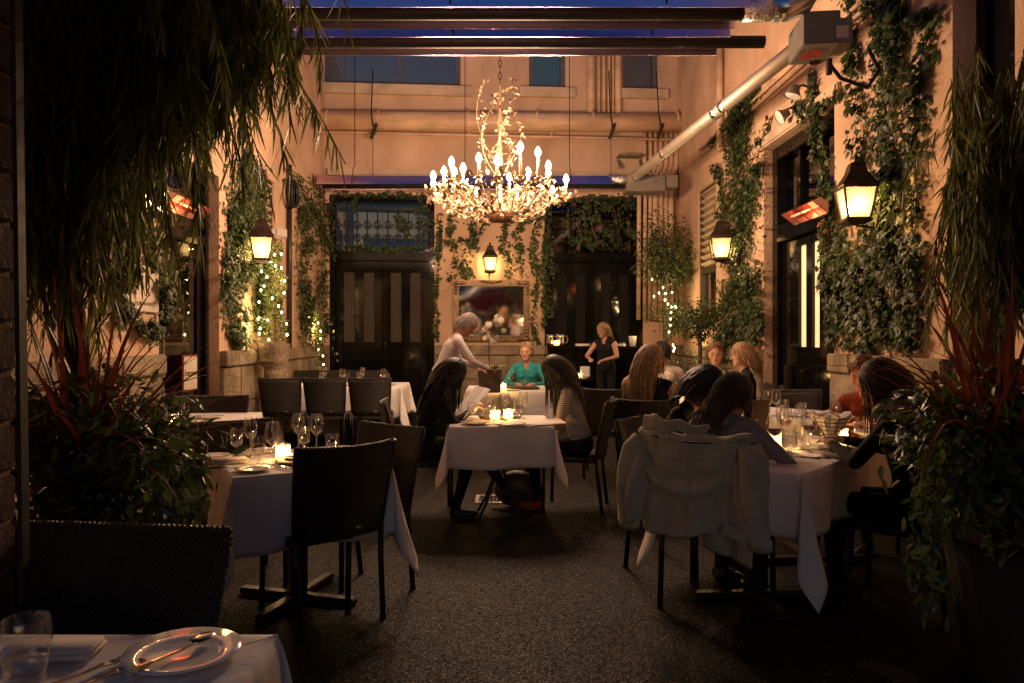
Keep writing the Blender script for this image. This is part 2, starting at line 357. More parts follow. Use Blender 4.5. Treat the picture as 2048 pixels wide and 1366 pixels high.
# --- right wall
RD0, RD1, RDT = ry(1528), ry(1669), 3.68
RW0, RW1, RWB, RWT = ry(1395), ry(1432), 1.5, 3.75
NO0, NO1, NOT = ry(1905), ry(2030), 4.2
wr = thing('courtyard_wall', 'tan stucco wall with thick ivy and the lit door on the right', 'wall', (XR, 0, 0), RZR)
panel(-13.9, 1.6, 0, WT, [(RD0, RD1, 0, RDT), (RW0, RW1, RWB, RWT), (NO0, NO1, 0, NOT)], .2).build('stucco', plaster, wr)
stones(wr, -13.7, RD0-.001, 3); stones(wr, RD1+.001, NO0-.001, 4)
opening_fill(wr, RD0, RD1, 0, RDT, .45, interior); opening_fill(wr, RW0, RW1, RWB, RWT, .4, interior); opening_fill(wr, NO0, NO1, 0, NOT, .3, interior)
# --- back wall
DL = (bx(659), bx(869), 0, bz(760, 390)); DR = (bx(1089), bx(1286), 0, bz(1190, 394))
UW = [(bx(560), bx(921), bz(740, 168), 7.1), (bx(1058), bx(1131), bz(1095, 175), 7.1), (bx(1246), bx(1316), bz(1280, 178), 7.1)]
wb = thing('courtyard_wall', 'tall tan back wall with black doors, mirror and upper windows', 'wall', (0, D0, 0), RZB)
zs_ = DL[3]+.32
panel(-3.4, 3.6, 0, zs_, [DL, DR], .22).build('stucco', plaster, wb)
m_ = panel(-3.4, 3.6, zs_, WT, UW, .16); m_.build('upper_render', plaster_up, wb)
stones(wb, DL[1]+.001, DR[0]-.001, 5); stones(wb, -3.05, DL[0]-.001, 6); stones(wb, DR[1]+.001, 3.3, 7)
for (a, b, c, d) in UW: opening_fill(wb, a, b, c, d, .42, interior)
opening_fill(wb, DL[0], DL[1], 0, DL[3], .42, interior); opening_fill(wb, DR[0], DR[1], 0, DR[3], .42, interior)
b = MB(); b.box((.1, -.05, zs_+.06), (6.3, .1, .12)); b.box((.1, -.03, zs_-.05), (6.3, .055, .09)); b.build('string_course', trim_paint, wb, bevel=.01)
# ---------------------------------------------------------------- upper windows
grey_win = mat('grey_window_frame', (.10, .10, .12), .45, noise=.2)
blind = emis('pale_glow_blind', (.30, .31, .38), .15); blind.node_tree.nodes['Principled BSDF'].inputs['Base Color'].default_value = (.2, .22, .28, 1)  # weak emission put into the blind to lift its tone, not a lamp
teal_glow_blind = emis('teal_glow_blind', (.20, .42, .33), .19); teal_glow_blind.node_tree.nodes['Principled BSDF'].inputs['Base Color'].default_value = (.12, .2, .16, 1)  # same self-glow in teal for the small middle window
def upper_window(op, label, m_bl, nmull):
    a, b, c, d = op; w = b-a
    t = thing('upper_window', label, 'window', (0, D0, 0), RZB)
    t.location = Vector((0, D0, 0))
    f = MB(); y = .11
    for (cx, cz, sx, sz) in ((a+.04, (c+d)/2, .08, d-c), (b-.04, (c+d)/2, .08, d-c), ((a+b)/2, c+.04, w-.161, .08), ((a+b)/2, d-.04, w-.161, .08)):
        f.box((cx, y, cz), (sx, .07, sz))
    f.build('frame', grey_win, t, bevel=.004)
    xs = [a+.08+(w-.16)*i/(nmull+1) for i in range(nmull+2)]
    for i in range(1, nmull+1): MB().box((xs[i], y, (c+d)/2), (.05, .05, d-c-.17)).build('mullion', grey_win, t)
    for i in range(nmull+1):
        MB().add([(xs[i], y, c+.08), (xs[i+1], y, c+.08), (xs[i+1], y, d-.08), (xs[i], y, d-.08)], [(0, 1, 2, 3)]).build('pane', win_glass, t)
        MB().add([(xs[i], y+.06, c+.08), (xs[i+1], y+.06, c+.08), (xs[i+1], y+.06, d-.08), (xs[i], y+.06, d-.08)], [(0, 1, 2, 3)]).build('blind', m_bl, t)
    MB().box(((a+b)/2, -.04, c-.1), (w+.36, .10, .18)).build('sill', trim_paint, t, bevel=.012)
    return t
upper_window(UW[0], 'long grey upper window above the left hand black door', blind, 2)
upper_window(UW[1], 'small green tinted upper window right of the chandelier cable', teal_glow_blind, 0)
upper_window(UW[2], 'small pale upper window beside the vertical conduits', blind, 0)
# ---------------------------------------------------------------- black double doors of the back wall
def strip_door(name, label, op, ztr, glass, grille, seed):
    a, b, c, d = op; w = b-a
    t = thing(name, label, 'door', (0, D0, 0), RZB); y0 = .08
    f = MB()
    f.box((a+.05, y0, d/2), (.1, .16, d)); f.box((b-.05, y0, d/2), (.1, .16, d)); f.box(((a+b)/2, y0, d-.06), (w-.201, .16, .12)); f.box(((a+b)/2, y0-.01, ztr), (w-.201, .17, .16))
    f.build('frame', black_paint, t, bevel=.01)
    la, lb = a+.105, b-.105; mid = (la+lb)/2
    for s, (x0, x1) in enumerate(((la, mid-.004), (mid+.004, lb))):
        ww = x1-x0; z1 = ztr-.085
        lf = thing_part('door_leaf', t)
        st = ww*.15; pw = (ww-3*st)/2
        zb, zt = 1.28, z1-.2
        p = MB()
        for cx in (x0+st/2, x0+1.5*st+pw, x0+2.5*st+2*pw): p.box((cx, y0+.03, z1/2+.01), (st, .06, z1-.02))
        for i in range(2):
            px0 = x0+st+i*(st+pw)+.001
            for (z0_, z1_) in ((.02, .3), (1.05, zb), (zt, z1)): p.box((px0+pw/2, y0+.03, (z0_+z1_)/2), (pw-.002, .06, z1_-z0_))
        p.build('stiles', black_paint, lf, bevel=.006)
        for i in range(2):
            px0 = x0+st+i*(st+pw)
            MB().box((px0+pw/2, y0+.035, (zb+zt)/2), (pw-.004, .012, zt-zb-.004)).build('pane', glass, lf)
            q = MB().box((px0+pw/2, y0+.04, .675), (pw-.004, .02, .745)); q.box((px0+pw/2, y0+.025, .675), (pw*.65, .03, .6)); q.build('panel', black_paint, lf, bevel=.008)
            m = MB()
            for xx in (px0+.008, px0+pw-.008): m.box((xx, y0+.012, (zb+zt)/2), (.016, .03, zt-zb))
            m.build('moulding', black_paint, lf, bevel=.004)
    for s in (-1, 1):
        hd = MB().tube([(mid+s*.05, y0-.0, 1.12), (mid+s*.05, y0-.06, 1.12), (mid+s*.05, y0-.06, 1.30), (mid+s*.05, y0, 1.30)], .009, 7); hd.build('handle', bronze, t, smooth=True)
    # transom
    za, zb2 = ztr+.081, d-.121
    MB().add([(la, y0+.05, za), (lb, y0+.05, za), (lb, y0+.05, zb2), (la, y0+.05, zb2)], [(0, 1, 2, 3)]).build('transom_pane', win_glass, t)
    if grille:
        MB().add([(la, y0+.12, za), (lb, y0+.12, za), (lb, y0+.12, zb2), (la, y0+.12, zb2)], [(0, 1, 2, 3)]).build('transom_backing', teal_in, t)
        n = 9
        for i in range(n+1):
            x = la+(lb-la)*i/n
            MB().tube([(x, y0, za), (x, y0, zb2)], .009, 6).build('grille_bar', iron, t)
        for zz in (za+.08, zb2-.12): MB().box(((la+lb)/2, y0, zz), (lb-la, .012, .02)).build('grille_rail', iron, t)
        sc = []
        for k in range(26):
            q = k/25; an = q*3.4*math.pi; rr = .085*(1-q*.85)
            sc.append((rr*math.cos(an)-.085, 0, rr*math.sin(an)))
        me = MB().tube(sc, .0065, 5).mesh('scroll', iron)
        for i in range(n):
            xm = la+(lb-la)*(i+.5)/n
            for zz, fl in ((za+.24, 1), (za+.24, -1), (za+.50, 1), (za+.50, -1)):
                o = link('scroll', me, t, (xm, y0, zz)); o.scale = (.95*fl, 1, 1 if zz < za+.4 else -1)
    else:
        for k in range(3): MB().box((la+(lb-la)*(k+1)/4, y0+.02, (za+zb2)/2), (.05, .05, zb2-za)).build('muntin', black_paint, t)
        MB().add([(la, y0+.12, za), (lb, y0+.12, za), (lb, y0+.12, zb2), (la, y0+.12, zb2)], [(0, 1, 2, 3)]).build('transom_backing', interior, t)
    return t
def thing_part(name, parent):
    o = bpy.data.objects.new(name, None); COL.objects.link(o); o.parent = parent; o.empty_display_size = .05; return o
teal_in = emis('teal_glow_backing', (.25, .50, .55), .10); teal_in.node_tree.nodes['Principled BSDF'].inputs['Base Color'].default_value = (.05, .06, .06, 1)  # backing sheet emits a faint teal glow behind the transom glass
strip_door('double_door', 'black double door with pebbled glass strips below a scrolled iron transom grille', DL, bz(760, 512), pebble_glass, True, 1)
dark_pebble = pebble('dark_pebbled_glass', (.02, .018, .015), .1)
strip_door('double_door', 'black double door with dark glass strips behind the drinks sideboard', DR, bz(1190, 515), dark_pebble, False, 2)
# ---------------------------------------------------------------- right wall door with the two lit strips
t = thing('tall_door', 'tall black door with two lit frosted glass strips in the right wall', 'door', (XR, 0, 0), RZR)
y0 = .17; a, b, d = RD0, RD1, RDT; zt = 2.62
f = MB()
for (cx, w) in ((a+.09, .18), (b-.09, .18)): f.box((cx, y0, d/2), (w, .14, d))
f.box(((a+b)/2, y0, d-.08), (b-a-.362, .14, .16)); f.box(((a+b)/2, y0-.01, zt), (b-a-.362, .16, .2))
f.build('frame', black_paint, t, bevel=.01)
b2 = MB()
for (cx, cz, sx, sz) in ((a-.05, d/2+.05, .1, d+.1), (b+.05, d/2+.05, .1, d+.1)): pass
b2.box(((a+b)/2, -.02, d+.07), (b-a+.3, .08, .14)); b2.build('head_moulding', trim_paint, t, bevel=.02)
def rloc(px, X=None): return -(XR+.2)*F/(px-VX)
lx0, lx1 = a+.181, b-.181
lf = thing_part('door_leaf', t); p = MB()
strips = [(rloc(1604), rloc(1619)), (rloc(1631), rloc(1646))]
zs0, zs1 = 1.27, 2.42
edges = [lx0, strips[0][0], strips[0][1], strips[1][0], strips[1][1], lx1]
for i in (0, 2, 4): p.box(((edges[i]+edges[i+1])/2, y0+.02, 1.26), (edges[i+1]-edges[i]-.001, .06, 2.51))
for s0, s1 in strips:
    p.box(((s0+s1)/2, y0+.02, (zs0)/2), (s1-s0-.001, .06, zs0)); p.box(((s0+s1)/2, y0+.02, (zs1+2.515)/2), (s1-s0-.001, .06, 2.515-zs1))
p.build('stiles', black_paint, lf, bevel=.006)
for s0, s1 in strips: MB().box(((s0+s1)/2, y0+.03, (zs0+zs1)/2), (s1-s0-.003, .01, zs1-zs0-.003)).build('pane', glow_door, lf)
for cx in ((lx0+strips[0][0])/2, (lx1+strips[1][1])/2): MB().box((cx, y0-.02, .65), (.28, .03, .8)).build('panel', black_paint, lf, bevel=.01)
hm = MB().tube([(strips[0][1]+.03, y0-.02, 1.0), (strips[0][1]+.03, y0-.08, 1.0), (strips[0][1]+.09, y0-.08, 1.0)], .011, 8); hm.build('handle', bronze, lf)
MB().add([(lx0, y0+.03, zt+.1), (lx1, y0+.03, zt+.1), (lx1, y0+.03, d-.16), (lx0, y0+.03, d-.16)], [(0, 1, 2, 3)]).build('transom_pane', win_glass, t)
for k in range(2): MB().box((lx0+(lx1-lx0)*(k+1)/3, y0+.01, (zt+.1+d-.16)/2), (.06, .06, d-.16-zt-.102)).build('muntin', black_paint, t)
# ---------------------------------------------------------------- entrance door of the left wall
t = thing('entrance_door', 'black framed glass entrance door carrying a small white notice', 'door', (XL, 0, 0), RZL)
a, b, d = EN0, EN1, ENT; f = MB()
for cx in (a+.06, b-.05): f.box((cx, y0, d/2), (.12 if cx < a+.1 else .1, .12, d))
f.box(((a+b)/2, y0, d-.06), (b-a-.222, .12, .12)); f.box(((a+b)/2, y0, 2.42), (b-a-.222, .12, .12)); f.build('frame', black_paint, t, bevel=.008)
lx0, lx1 = a+.125, b-.105
lf = thing_part('door_leaf', t); p = MB()
p.box((lx0+.11, y0, 1.18), (.22, .05, 2.35)); p.box((lx1-.07, y0, 1.18), (.14, .05, 2.35))
p.box(((lx0+lx1)/2+.04, y0, .2), (lx1-lx0-.361, .05, .4)); p.box(((lx0+lx1)/2+.04, y0, 2.28), (lx1-lx0-.361, .05, .15)); p.build('stiles', black_paint, lf, bevel=.006)
MB().box(((lx0+lx1)/2+.04, y0, 1.3), (lx1-lx0-.364, .012, 1.8)).build('pane', win_glass, lf)
MB().tube([(lx0+.14, y0-.02, 1.18), (lx0+.14, y0-.09, 1.18), (lx0+.14, y0-.09, 1.48), (lx0+.14, y0-.02, 1.48)], .013, 8).build('handle', steel, lf)
MB().add([(lx0, y0+.02, 2.48), (lx1, y0+.02, 2.48), (lx1, y0+.02, d-.12), (lx0, y0+.02, d-.12)], [(0, 1, 2, 3)]).build('transom_pane', win_glass, t)
MB().box((lx0+.10, y0-.03, 1.12), (.12, .01, .42)).build('push_plate', bronze, lf)
def text(body, size, loc, rz, m, parent, name='lettering', ext=.002, tilt=R(90), sx=1, spacing=1.0):
    c = bpy.data.curves.new(name, 'FONT'); c.body = body; c.size = size; c.extrude = ext; c.align_x = 'CENTER'; c.align_y = 'CENTER'; c.space_character = spacing
    o = bpy.data.objects.new(name, c); COL.objects.link(o)
    bpy.context.view_layer.update()
    me = bpy.data.meshes.new_from_object(o.evaluated_get(bpy.context.evaluated_depsgraph_get())); bpy.data.objects.remove(o)
    me.materials.clear(); me.materials.append(m); me.name = name
    q = link(name, me, parent, loc); q.rotation_euler = (tilt, 0, rz); q.scale = (sx, 1, 1); return q
# notice on the door
P0 = left(376, 746, -.1); xs = P0.y
t = thing('notice_sign', 'white notice reading Entrance with a dark red border on the glass door', 'sign', (XL-.085, xs, P0.z), RZL)
MB().box((0, 0, 0), (.36, .012, .37)).build('border', mat('sign_border', (.20, .035, .02), .5, noise=.1), t)
MB().box((0, -.009, 0), (.325, .008, .335)).build('face', sign_m, t)
text('Entrance', .088, (0, -.014, .0), 0, dark_ink, t, sx=.95)
# restaurant sign
a_ = left(232, 576); b_ = left(310, 576)
P1 = left(270, 576); 
t = thing('wall_sign', 'cream sign board with thin dark red lettering half hidden by leaves', 'sign', (XL+.02, (ly(226)+ly(310))/2, P1.z), RZL)
MB().box((0, 0, 0), (ly(310)-ly(226), .03, .40)).build('board', sign_m, t, bevel=.004)
for ch_, x_ in (('b', -.17), ('r', -.045), ('\u0131', .045), ('x', .15)): text(ch_, .20, (x_, -.017, .0), 0, dark_ink, t, 'letter', ext=.001)
text('.', .20, (.045, -.017, .105), 0, dark_ink, t, 'letter_dot', ext=.001)
text('restaurant', .062, (.08, -.017, -.125), 0, dark_ink, t, ext=.001, spacing=1.25)
text('o', .05, (.24, -.017, .085), 0, dark_ink, t, ext=.001)
# ---------------------------------------------------------------- louvred windows
def louvre(label, X, rz, x0, x1, z0, z1, n):
    t = thing('louvred_window', label, 'window', (X, 0, 0), rz); y = .09; f = MB()
    for cx in (x0+.035, x1-.035): f.box((cx, y, (z0+z1)/2), (.07, .1, z1-z0))
    zsplit = z0+(z1-z0)*.42
    for cz in (z0+.04, zsplit, z1-.04): f.box(((x0+x1)/2, y, cz), (x1-x0-.142, .1, .08))
    f.build('frame', mat('window_wood', (.06, .045, .03), .5, noise=.3), t, bevel=.005)
    MB().box(((x0+x1)/2, y+.02, (z0+.08+zsplit-.04)/2), (x1-x0-.144, .01, zsplit-z0-.125)).build('pane', win_glass, t)
    me = MB().box((0, 0, 0), (x1-x0-.146, .13, .012), rx=R(-32)).mesh('slat', trim_paint)
    for i in range(n):
        link('slat', me, t, ((x0+x1)/2, y-.01, zsplit+.09+(z1-.08-zsplit-.1)*i/(n-1)))
louvre('louvred window behind the wall lantern in the left corner', XL, RZL, LV0, LV1, LVB, LVT, 9)
louvre('tall louvred window beside the wall lantern in the far right corner', XR, RZR, RW0, RW1, RWB, RWT, 11)
# near dark opening of the right wall
t = thing('shuttered_opening', 'dark tall opening behind the weeping tree at the right edge', 'door', (XR, 0, 0), RZR)
a, b, d = NO0, NO1, NOT; f = MB()
for cx in (a+.05, b-.05): f.box((cx, .2, d/2), (.1, .06, d))
f.box(((a+b)/2, .2, d-.05), (b-a-.201, .06, .1)); f.build('frame', black_paint, t)
MB().box(((a+b)/2, .22, d/2-.05), (b-a-.202, .03, d-.11)).build('panel', black_paint, t)
# ---------------------------------------------------------------- pipes of the back wall
def pipe(name, label, pts, r, m=None, n=12, group=None):
    return tag(MB().tube(pts, r, n).build(name, m or pipe_paint, None, smooth=True), label, 'pipe', group)
def bp(px, py, d=0): p = back(px, py); nrm = Vector((KB, -1, 0)).normalized(); return p+nrm*d
t = thing('wall_duct', 'fat tan round duct running the width of the back wall', 'duct')
MB().tube([bp(520, 247, .22), bp(1450, 254, .22)], .165, 24).build('duct', pipe_paint, t, smooth=True)
for px in (660, 760, 935, 1070, 1180, 1345):
    c = bp(px, 247, .22); MB().tube([c-Vector((.014, 0, 0)), c+Vector((.014, 0, 0))], .171, 24).build('joint_band', pipe_paint, t)
for px in (748, 1212, 1306):
    c = bp(px, 249, .22); m = MB(); m.tube([c+Vector((0, 0, .9)), c+Vector((0, -.18, .1)), c+Vector((.03, -.19, -.1)), c+Vector((.05, -.1, -.26))], .012, 6); m.box(c+Vector((.04, -.14, -.22)), (.05, .06, .28), ry=.35); m.build('hanger', dark_metal, t)
    MB().tube([c+Vector((.02, -.12, -.3)), c+Vector((.02, -.14, -1.02))], .006, 5).build('drop_rod', dark_metal, t)
t = thing('sprinkler_pipe', 'thin tan pipe with short risers below the fat duct', 'pipe')
MB().tube([bp(560, 268, .2), bp(1480, 288, .2)], .026, 10).build('pipe', pipe_paint, t, smooth=True)
for px, dz in ((613, -.0), (937, .12), (1100, .1)):
    c = bp(px, 268+(px-560)*.0217, .2); MB().tube([c, c+Vector((0, 0, .12))], .016, 8).build('riser', pipe_paint, t)
for i, (px, r_, z1) in enumerate(((1180, .075, 118), (1196, .022, 118), (1206, .03, 118), (1216, .03, 118), (1224, .022, 118), (1234, .06, 118))):
    pipe('vertical_conduit', ORD[i]+' upright conduit from the left between the two small upper windows', [bp(px, 60, .09), bp(px, 236, .09)], r_, group='upright conduits between upper windows')
for i, (px, r_) in enumerate(((1312, .035), (1322, .035), (1332, .05), (1343, .045), (1353, .04), (1363, .05), (1300, .04))):
    lab = ORD[i]+' tan conduit of the bundle in the right corner beside the dark door'
    top = bp(px-14, 268, .1); a_ = bp(px-14, 330, .1); b_ = bp(px-26, 352, .16); c_ = bp(px-26, 640, .1)
    pipe('corner_conduit', lab, [top, a_, a_+(b_-a_)*.5+Vector((0, 0, -.08)), b_, c_], r_, group='conduits in the right corner')
pipe('wall_conduit', 'upper thin conduit running along the right wall near the fat duct', [right(1400, 300, .04), right(1905, -166, .04)], .022)
pipe('wall_conduit', 'lower thin conduit running along the right wall above the tall door', [right(1400, 312, .04), right(1905, -140, .04)], .022)
pipe('drain_pipe', 'upright drain pipe in the right corner above the louvred window', [right(1440, 60, .06), right(1440, 300, .06)], .05)
pipe('drain_pipe', 'dark upright pipe on the left wall corner beside the speaker', [left(579, 330, .05), left(579, 700, .05)], .035, dark_metal)
t = thing('wall_shelf', 'old wooden bracket shelf on the back wall beside the far heater', 'shelf', bp(1257, 345), RZB)
MB().box((0, -.14, .26), (.46, .30, .03)).build('board', pot_m, t); MB().box((0, -.01, .02), (.5, .03, .46)).build('back_panel', trim_paint, t)
for x in (-.2, .2): MB().box((x, -.13, .12), (.03, .26, .05), rx=.75).build('bracket', pot_m, t)
# ---------------------------------------------------------------- gas tube heaters
def tube_heater(label, lx, rx, hoods, boxX, hs=1.0):
    """hoods: list of (Y, z of the tube); the hood spans lx..rx"""
    t = thing('tube_heater', label, 'heater', (0, 0, 0))
    for i, (Y, z, w, x1) in enumerate(hoods):
        h = MB(); prof = [(-w, -.03*hs), (-w*.93, .03*hs), (-w*.40, .235*hs), (w*.40, .235*hs), (w*.93, .03*hs), (w, -.03*hs)]
        th = .006
        n = len(prof); outer = [(Y+a, z+b) for a, b in prof]; inner = [(Y+a*.965, z+b-(.008 if b > .1*hs else 0)) for a, b in prof]
        vs = [(x, *p) for x in (lx, x1) for p in outer]+[(x, *p) for x in (lx, x1) for p in inner]
        fs = []
        for k in range(n-1):
            fs.append((k, k+1, n+k+1, n+k)); fs.append((2*n+k, 3*n+k, 3*n+k+1, 2*n+k+1))
            fs.append((k, 2*n+k, 2*n+k+1, k+1)); fs.append((n+k, n+k+1, 3*n+k+1, 3*n+k))
        fs += [(0, n, 3*n, 2*n), (n-1, 3*n-1, 4*n-1, 2*n-1)]
        h.add(vs, fs); h.build('reflector', hood_metal, t)
        MB().tube([(lx+.05, Y, z+.008), (x1+.34, Y, z+.008)], .05, 16).build('emitter_tube', tube_metal, t, smooth=True)
        for q in (.12, .5, .86):
            xx = lx+(x1-lx)*q
            m = MB(); m.tube([(xx, Y-w*1.02, z+.0), (xx, Y-w*.5, z+.26), (xx, Y, z+.34), (xx, Y, z+2.2)], .007, 5); m.build('hanger_wire', iron, t)
        MB().box((x1-.02, Y, z+.05), (.03, w*1.5, .03)).build('end_bracket', alu, t)
    return t
# near pair
YA, YB = 5.75, 6.22
zA = 3.86; zB = 3.826
near = tube_heater('long gas tube heater with grey burner box crossing the top of the courtyard', -2.6, 1.92, [(YA, zA, .20, 1.86), (YB, zB, .20, 1.85)], 2.3)
bc = at(1622, 82, 5.95)
m = MB(); m.box((bc.x+.02, bc.y, bc.z+.02), (.27, .46, .25), rz=-.12); m.build('burner_box', grey_paint, near, bevel=.008)
m = MB(); m.box((bc.x+.23, bc.y+.05, bc.z+.05), (.15, .28, .2), rz=-.12); m.build('vent_hood', grey_paint, near, bevel=.006)
lg = MB(); base = Vector((bc.x+.0, bc.y-.0, bc.z-.111))
for k in range(14):
    a0, a1 = 2*math.pi*k/14, 2*math.pi*(k+.55)/14
    lg.add([base+Vector((.02*math.cos(a0), .03*math.sin(a0), 0)), base+Vector((.085*math.cos(a0), .12*math.sin(a0), 0)), base+Vector((.085*math.cos(a1), .12*math.sin(a1), 0)), base+Vector((.02*math.cos(a1), .03*math.sin(a1), 0))], [(0, 1, 2, 3)])
lg.build('logo_burst', red_ink, near)
rg = MB()
rg.tube([(base.x+.10+.05*math.cos(q*math.pi/8), base.y+.17+.03*math.sin(q*math.pi/8), base.z) for q in range(17)], .006, 5); rg.build('logo_ring', dark_ink, near)
MB().box((bc.x+.13, bc.y-.26, bc.z-.03), (.09, .006, .09), rz=-.12).build('rating_label', plastic_w, near)
MB().tube([(1.86, YA, zA+.03), (2.02, YA, zA+.035), (2.08, YA, zA+.035)], .085, 16).build('foil_collar', foil, near, smooth=True)
MB().tube([(2.08, YA, zA+.035), (2.2, YA, zA+.04), (2.31, YA+.0, zA+.08), (2.37, YA+.02, zA+.18), (2.38, YA+.03, zA+.4)], .09, 16).build('flue_elbow', alu, near, smooth=True)
MB().tube([bc+Vector((.1, -.1, -.18)), bc+Vector((.1, -.1, -.30))], .025, 8).build('gas_stub', bronze, near)
cable = MB().tube([bc+Vector((.12, 0, -.15)), bc+Vector((.28, .1, -.26)), bc+Vector((.52, .15, -.32)), bc+Vector((.64, .2, -.16)), bc+Vector((.55, .2, .02))], .016, 8); cable.build('power_cable', rubber, near, smooth=True)
# far heater under the upper wall
YF = 12.3; zF = H+(HY-366)*YF/F-.05
far = tube_heater('far gas tube heater hanging in front of the string course', at(640, 350, YF).x, at(1225, 350, YF).x, [(YF, zF, .26, at(1220, 350, YF).x)], 2.2, .62)
fb = at(1290, 378, YF)
MB().box((fb.x-.02, fb.y, fb.z+.06), (.62, .4, .26)).build('burner_box', grey_paint, far, bevel=.008)
MB().box((fb.x+.38, fb.y, fb.z+.1), (.25, .3, .2)).build('vent_hood', grey_paint, far, bevel=.006)
MB().tube([at(1216, 358, YF-.05), at(1262, 360, YF-.05)], .085, 14).build('foil_collar', foil, far, smooth=True)
t = thing('flue_duct', 'shiny round metal flue duct slanting from the far heater to the near one', 'duct')
p0, p1 = at(1262, 360, YF-.05), at(1640, 60, 6.25)
MB().tube([p0, p0+(p1-p0)*.03, p1], .072, 20).build('duct', flue_m, t, smooth=True)
for q in (.02, .06, .30, .62, .66):
    c = p0+(p1-p0)*q; dd = (p1-p0).normalized()*.05
    MB().tube([c-dd, c+dd], .076, 20).build('foil_joint', foil, t, smooth=True)
# ---------------------------------------------------------------- infrared wall heaters
heat_alu = mat('heater_housing', (.34, .20, .16), .4, .7, noise=.2)
def ir_heater(label, X, rz, px, py, side):
    p = (right if side > 0 else left)(px, py, .22)
    t = thing('infrared_heater', label, 'heater', p, rz)
    M = Matrix.Rotation(R(-38), 4, 'X')
    b = MB(); vs = [(-.40, -.09, 0), (.40, -.09, 0), (.40, .09, 0), (-.40, .09, 0), (-.36, -.045, .09), (.36, -.045, .09), (.36, .045, .09), (-.36, .045, .09)]
    b.add(vs, [(4, 5, 6, 7), (0, 1, 5, 4), (1, 2, 6, 5), (2, 3, 7, 6), (3, 0, 4, 7)], M)
    b.add([(x*1.02, y*1.02, z+.006) for x, y, z in vs], [(7, 6, 5, 4), (4, 5, 1, 0), (5, 6, 2, 1), (6, 7, 3, 2), (7, 4, 0, 3)], M); b.build('housing', heat_alu, t)
    MB().tube([M @ Vector((-.36, 0, .035)), M @ Vector((.36, 0, .035))], .011, 8).build('element', redheat, t)
    for x in (-.25, 0, .25): MB().box(M @ Vector((x, 0, -.004)), (.012, .17, .006), rx=R(-38)).build('guard_bar', dark_metal, t)
    MB().tube([(0, .04, .1), (0, .2, .14)], .014, 6).build('bracket', dark_metal, t)
    l = bpy.data.lights.new('element_light', 'POINT'); l.energy = 4; l.color = (1, .12, .04); l.shadow_soft_size = .05
    o = bpy.data.objects.new('element_light', l); COL.objects.link(o); o.parent = t; o.location = M @ Vector((0, 0, .02))
ir_heater('glowing red infrared heater mounted above the tall lit door', XR, RZR, 1606, 428, 1)
ir_heater('glowing red infrared heater mounted above the entrance door', XL, RZL, 377, 418, -1)
# ---------------------------------------------------------------- speaker, hose, floodlights, alarm
p = left(556, 466, .07)
t = thing('wall_speaker', 'cream wall speaker box beside the left corner lantern', 'speaker', p, RZL-.5)
MB().box((0, 0, 0), (.24, .14, .16)).build('cabinet', plastic_w, t, bevel=.03, smooth=True); MB().box((0, -.072, 0), (.19, .006, .11)).build('grille', mat('speaker_grille', (.42, .36, .29), .8, noise=.1, bump=.6, bscale=200), t)
MB().tube([(0, .06, 0), (0, .14, 0)], .02, 8).build('bracket', plastic_w, t)
p = left(583, 387, .1)
t = thing('hose_coil', 'coiled black hose hanging on the wall in the left corner', 'hose', p, RZL)
for k in range(5):
    rr = .17+.012*(k % 3)
    MB().tube([(rr*math.cos(2*math.pi*q/28), -.02*k+.03, rr*math.sin(2*math.pi*q/28)*1.05) for q in range(29)], .014, 6).build('loop', rubber, t, smooth=True)
def flood(label, px, py, rz, tilt):
    p = right(px, py, .16); t = thing('floodlight', label, 'floodlight', p, rz)
    MB().lathe([(.001, .09), (.04, .085), (.05, .04), (.085, -.02), (.09, -.035)], 16, Matrix.Rotation(tilt, 4, 'X')).build('housing', mat('flood_grey', (.30, .25, .19), .45, .2, noise=.2), t, smooth=True)
    MB().lathe([(.001, -.03), (.084, -.026)], 16, Matrix.Rotation(tilt, 4, 'X')).build('lens', china, t)
    MB().tube([(0, 0, .05), (0, .1, .09), (0, .17, .06)], .012, 6).build('bracket', dark_metal, t)
flood('round unlit floodlight on the right wall beside hanging ivy', 1563, 232, RZR, R(-60))
flood('small grey floodlight below the near burner box', 1587, 187, RZR, R(-20))
# ---------------------------------------------------------------- brick pier and gate post at the very left
t = thing('brick_pier', 'dark brick pier at the extreme left edge behind the gate post', 'pier', (-1.60, 1.74, 0))
MB().box((0, 0, 1.6), (.60, .5, 3.2)).build('mortar_core', mortar, t)
me = MB().box((0, 0, 0), (.29, .03, .115)).mesh('brick', brick_m, bevel=.006); me2 = MB().box((0, 0, 0), (.03, .24, .115)).mesh('brick', brick_m, bevel=.006)
for r_ in range(24):
    for c_ in range(2):
        link('brick', me, t, (-.15+.3*c_+(.0 if r_ % 2 else .0), -.255, .065+.13*r_))
        link('brick', me2, t, (.305, -.125+.25*c_, .065+.13*r_))
tag(MB().box((-1.215, 1.90, 1.5), (.012, .03, 3.0), ry=R(-.8)).build('gate_post', rubber), 'thin black metal gate post in front of the dark brick pier', 'post')

t = thing('sky_screen', 'dark fabric sheet added out of view above the camera to block sky light', 'sky_screen', (0, 1.95, 3.45))  # added out of view: keeps overhead sky light off the foreground
canv = mat('sky_screen_cloth', (.03, .028, .026), .9, noise=.3, bump=.3)
MB().box((0, 0, .03), (6.3, 4.5, .03)).build('sheet', canv, t)
for k in range(5): MB().box((0, -2.0+k*1.0, -.03), (6.3, .06, .08)).build('beam', iron, t)

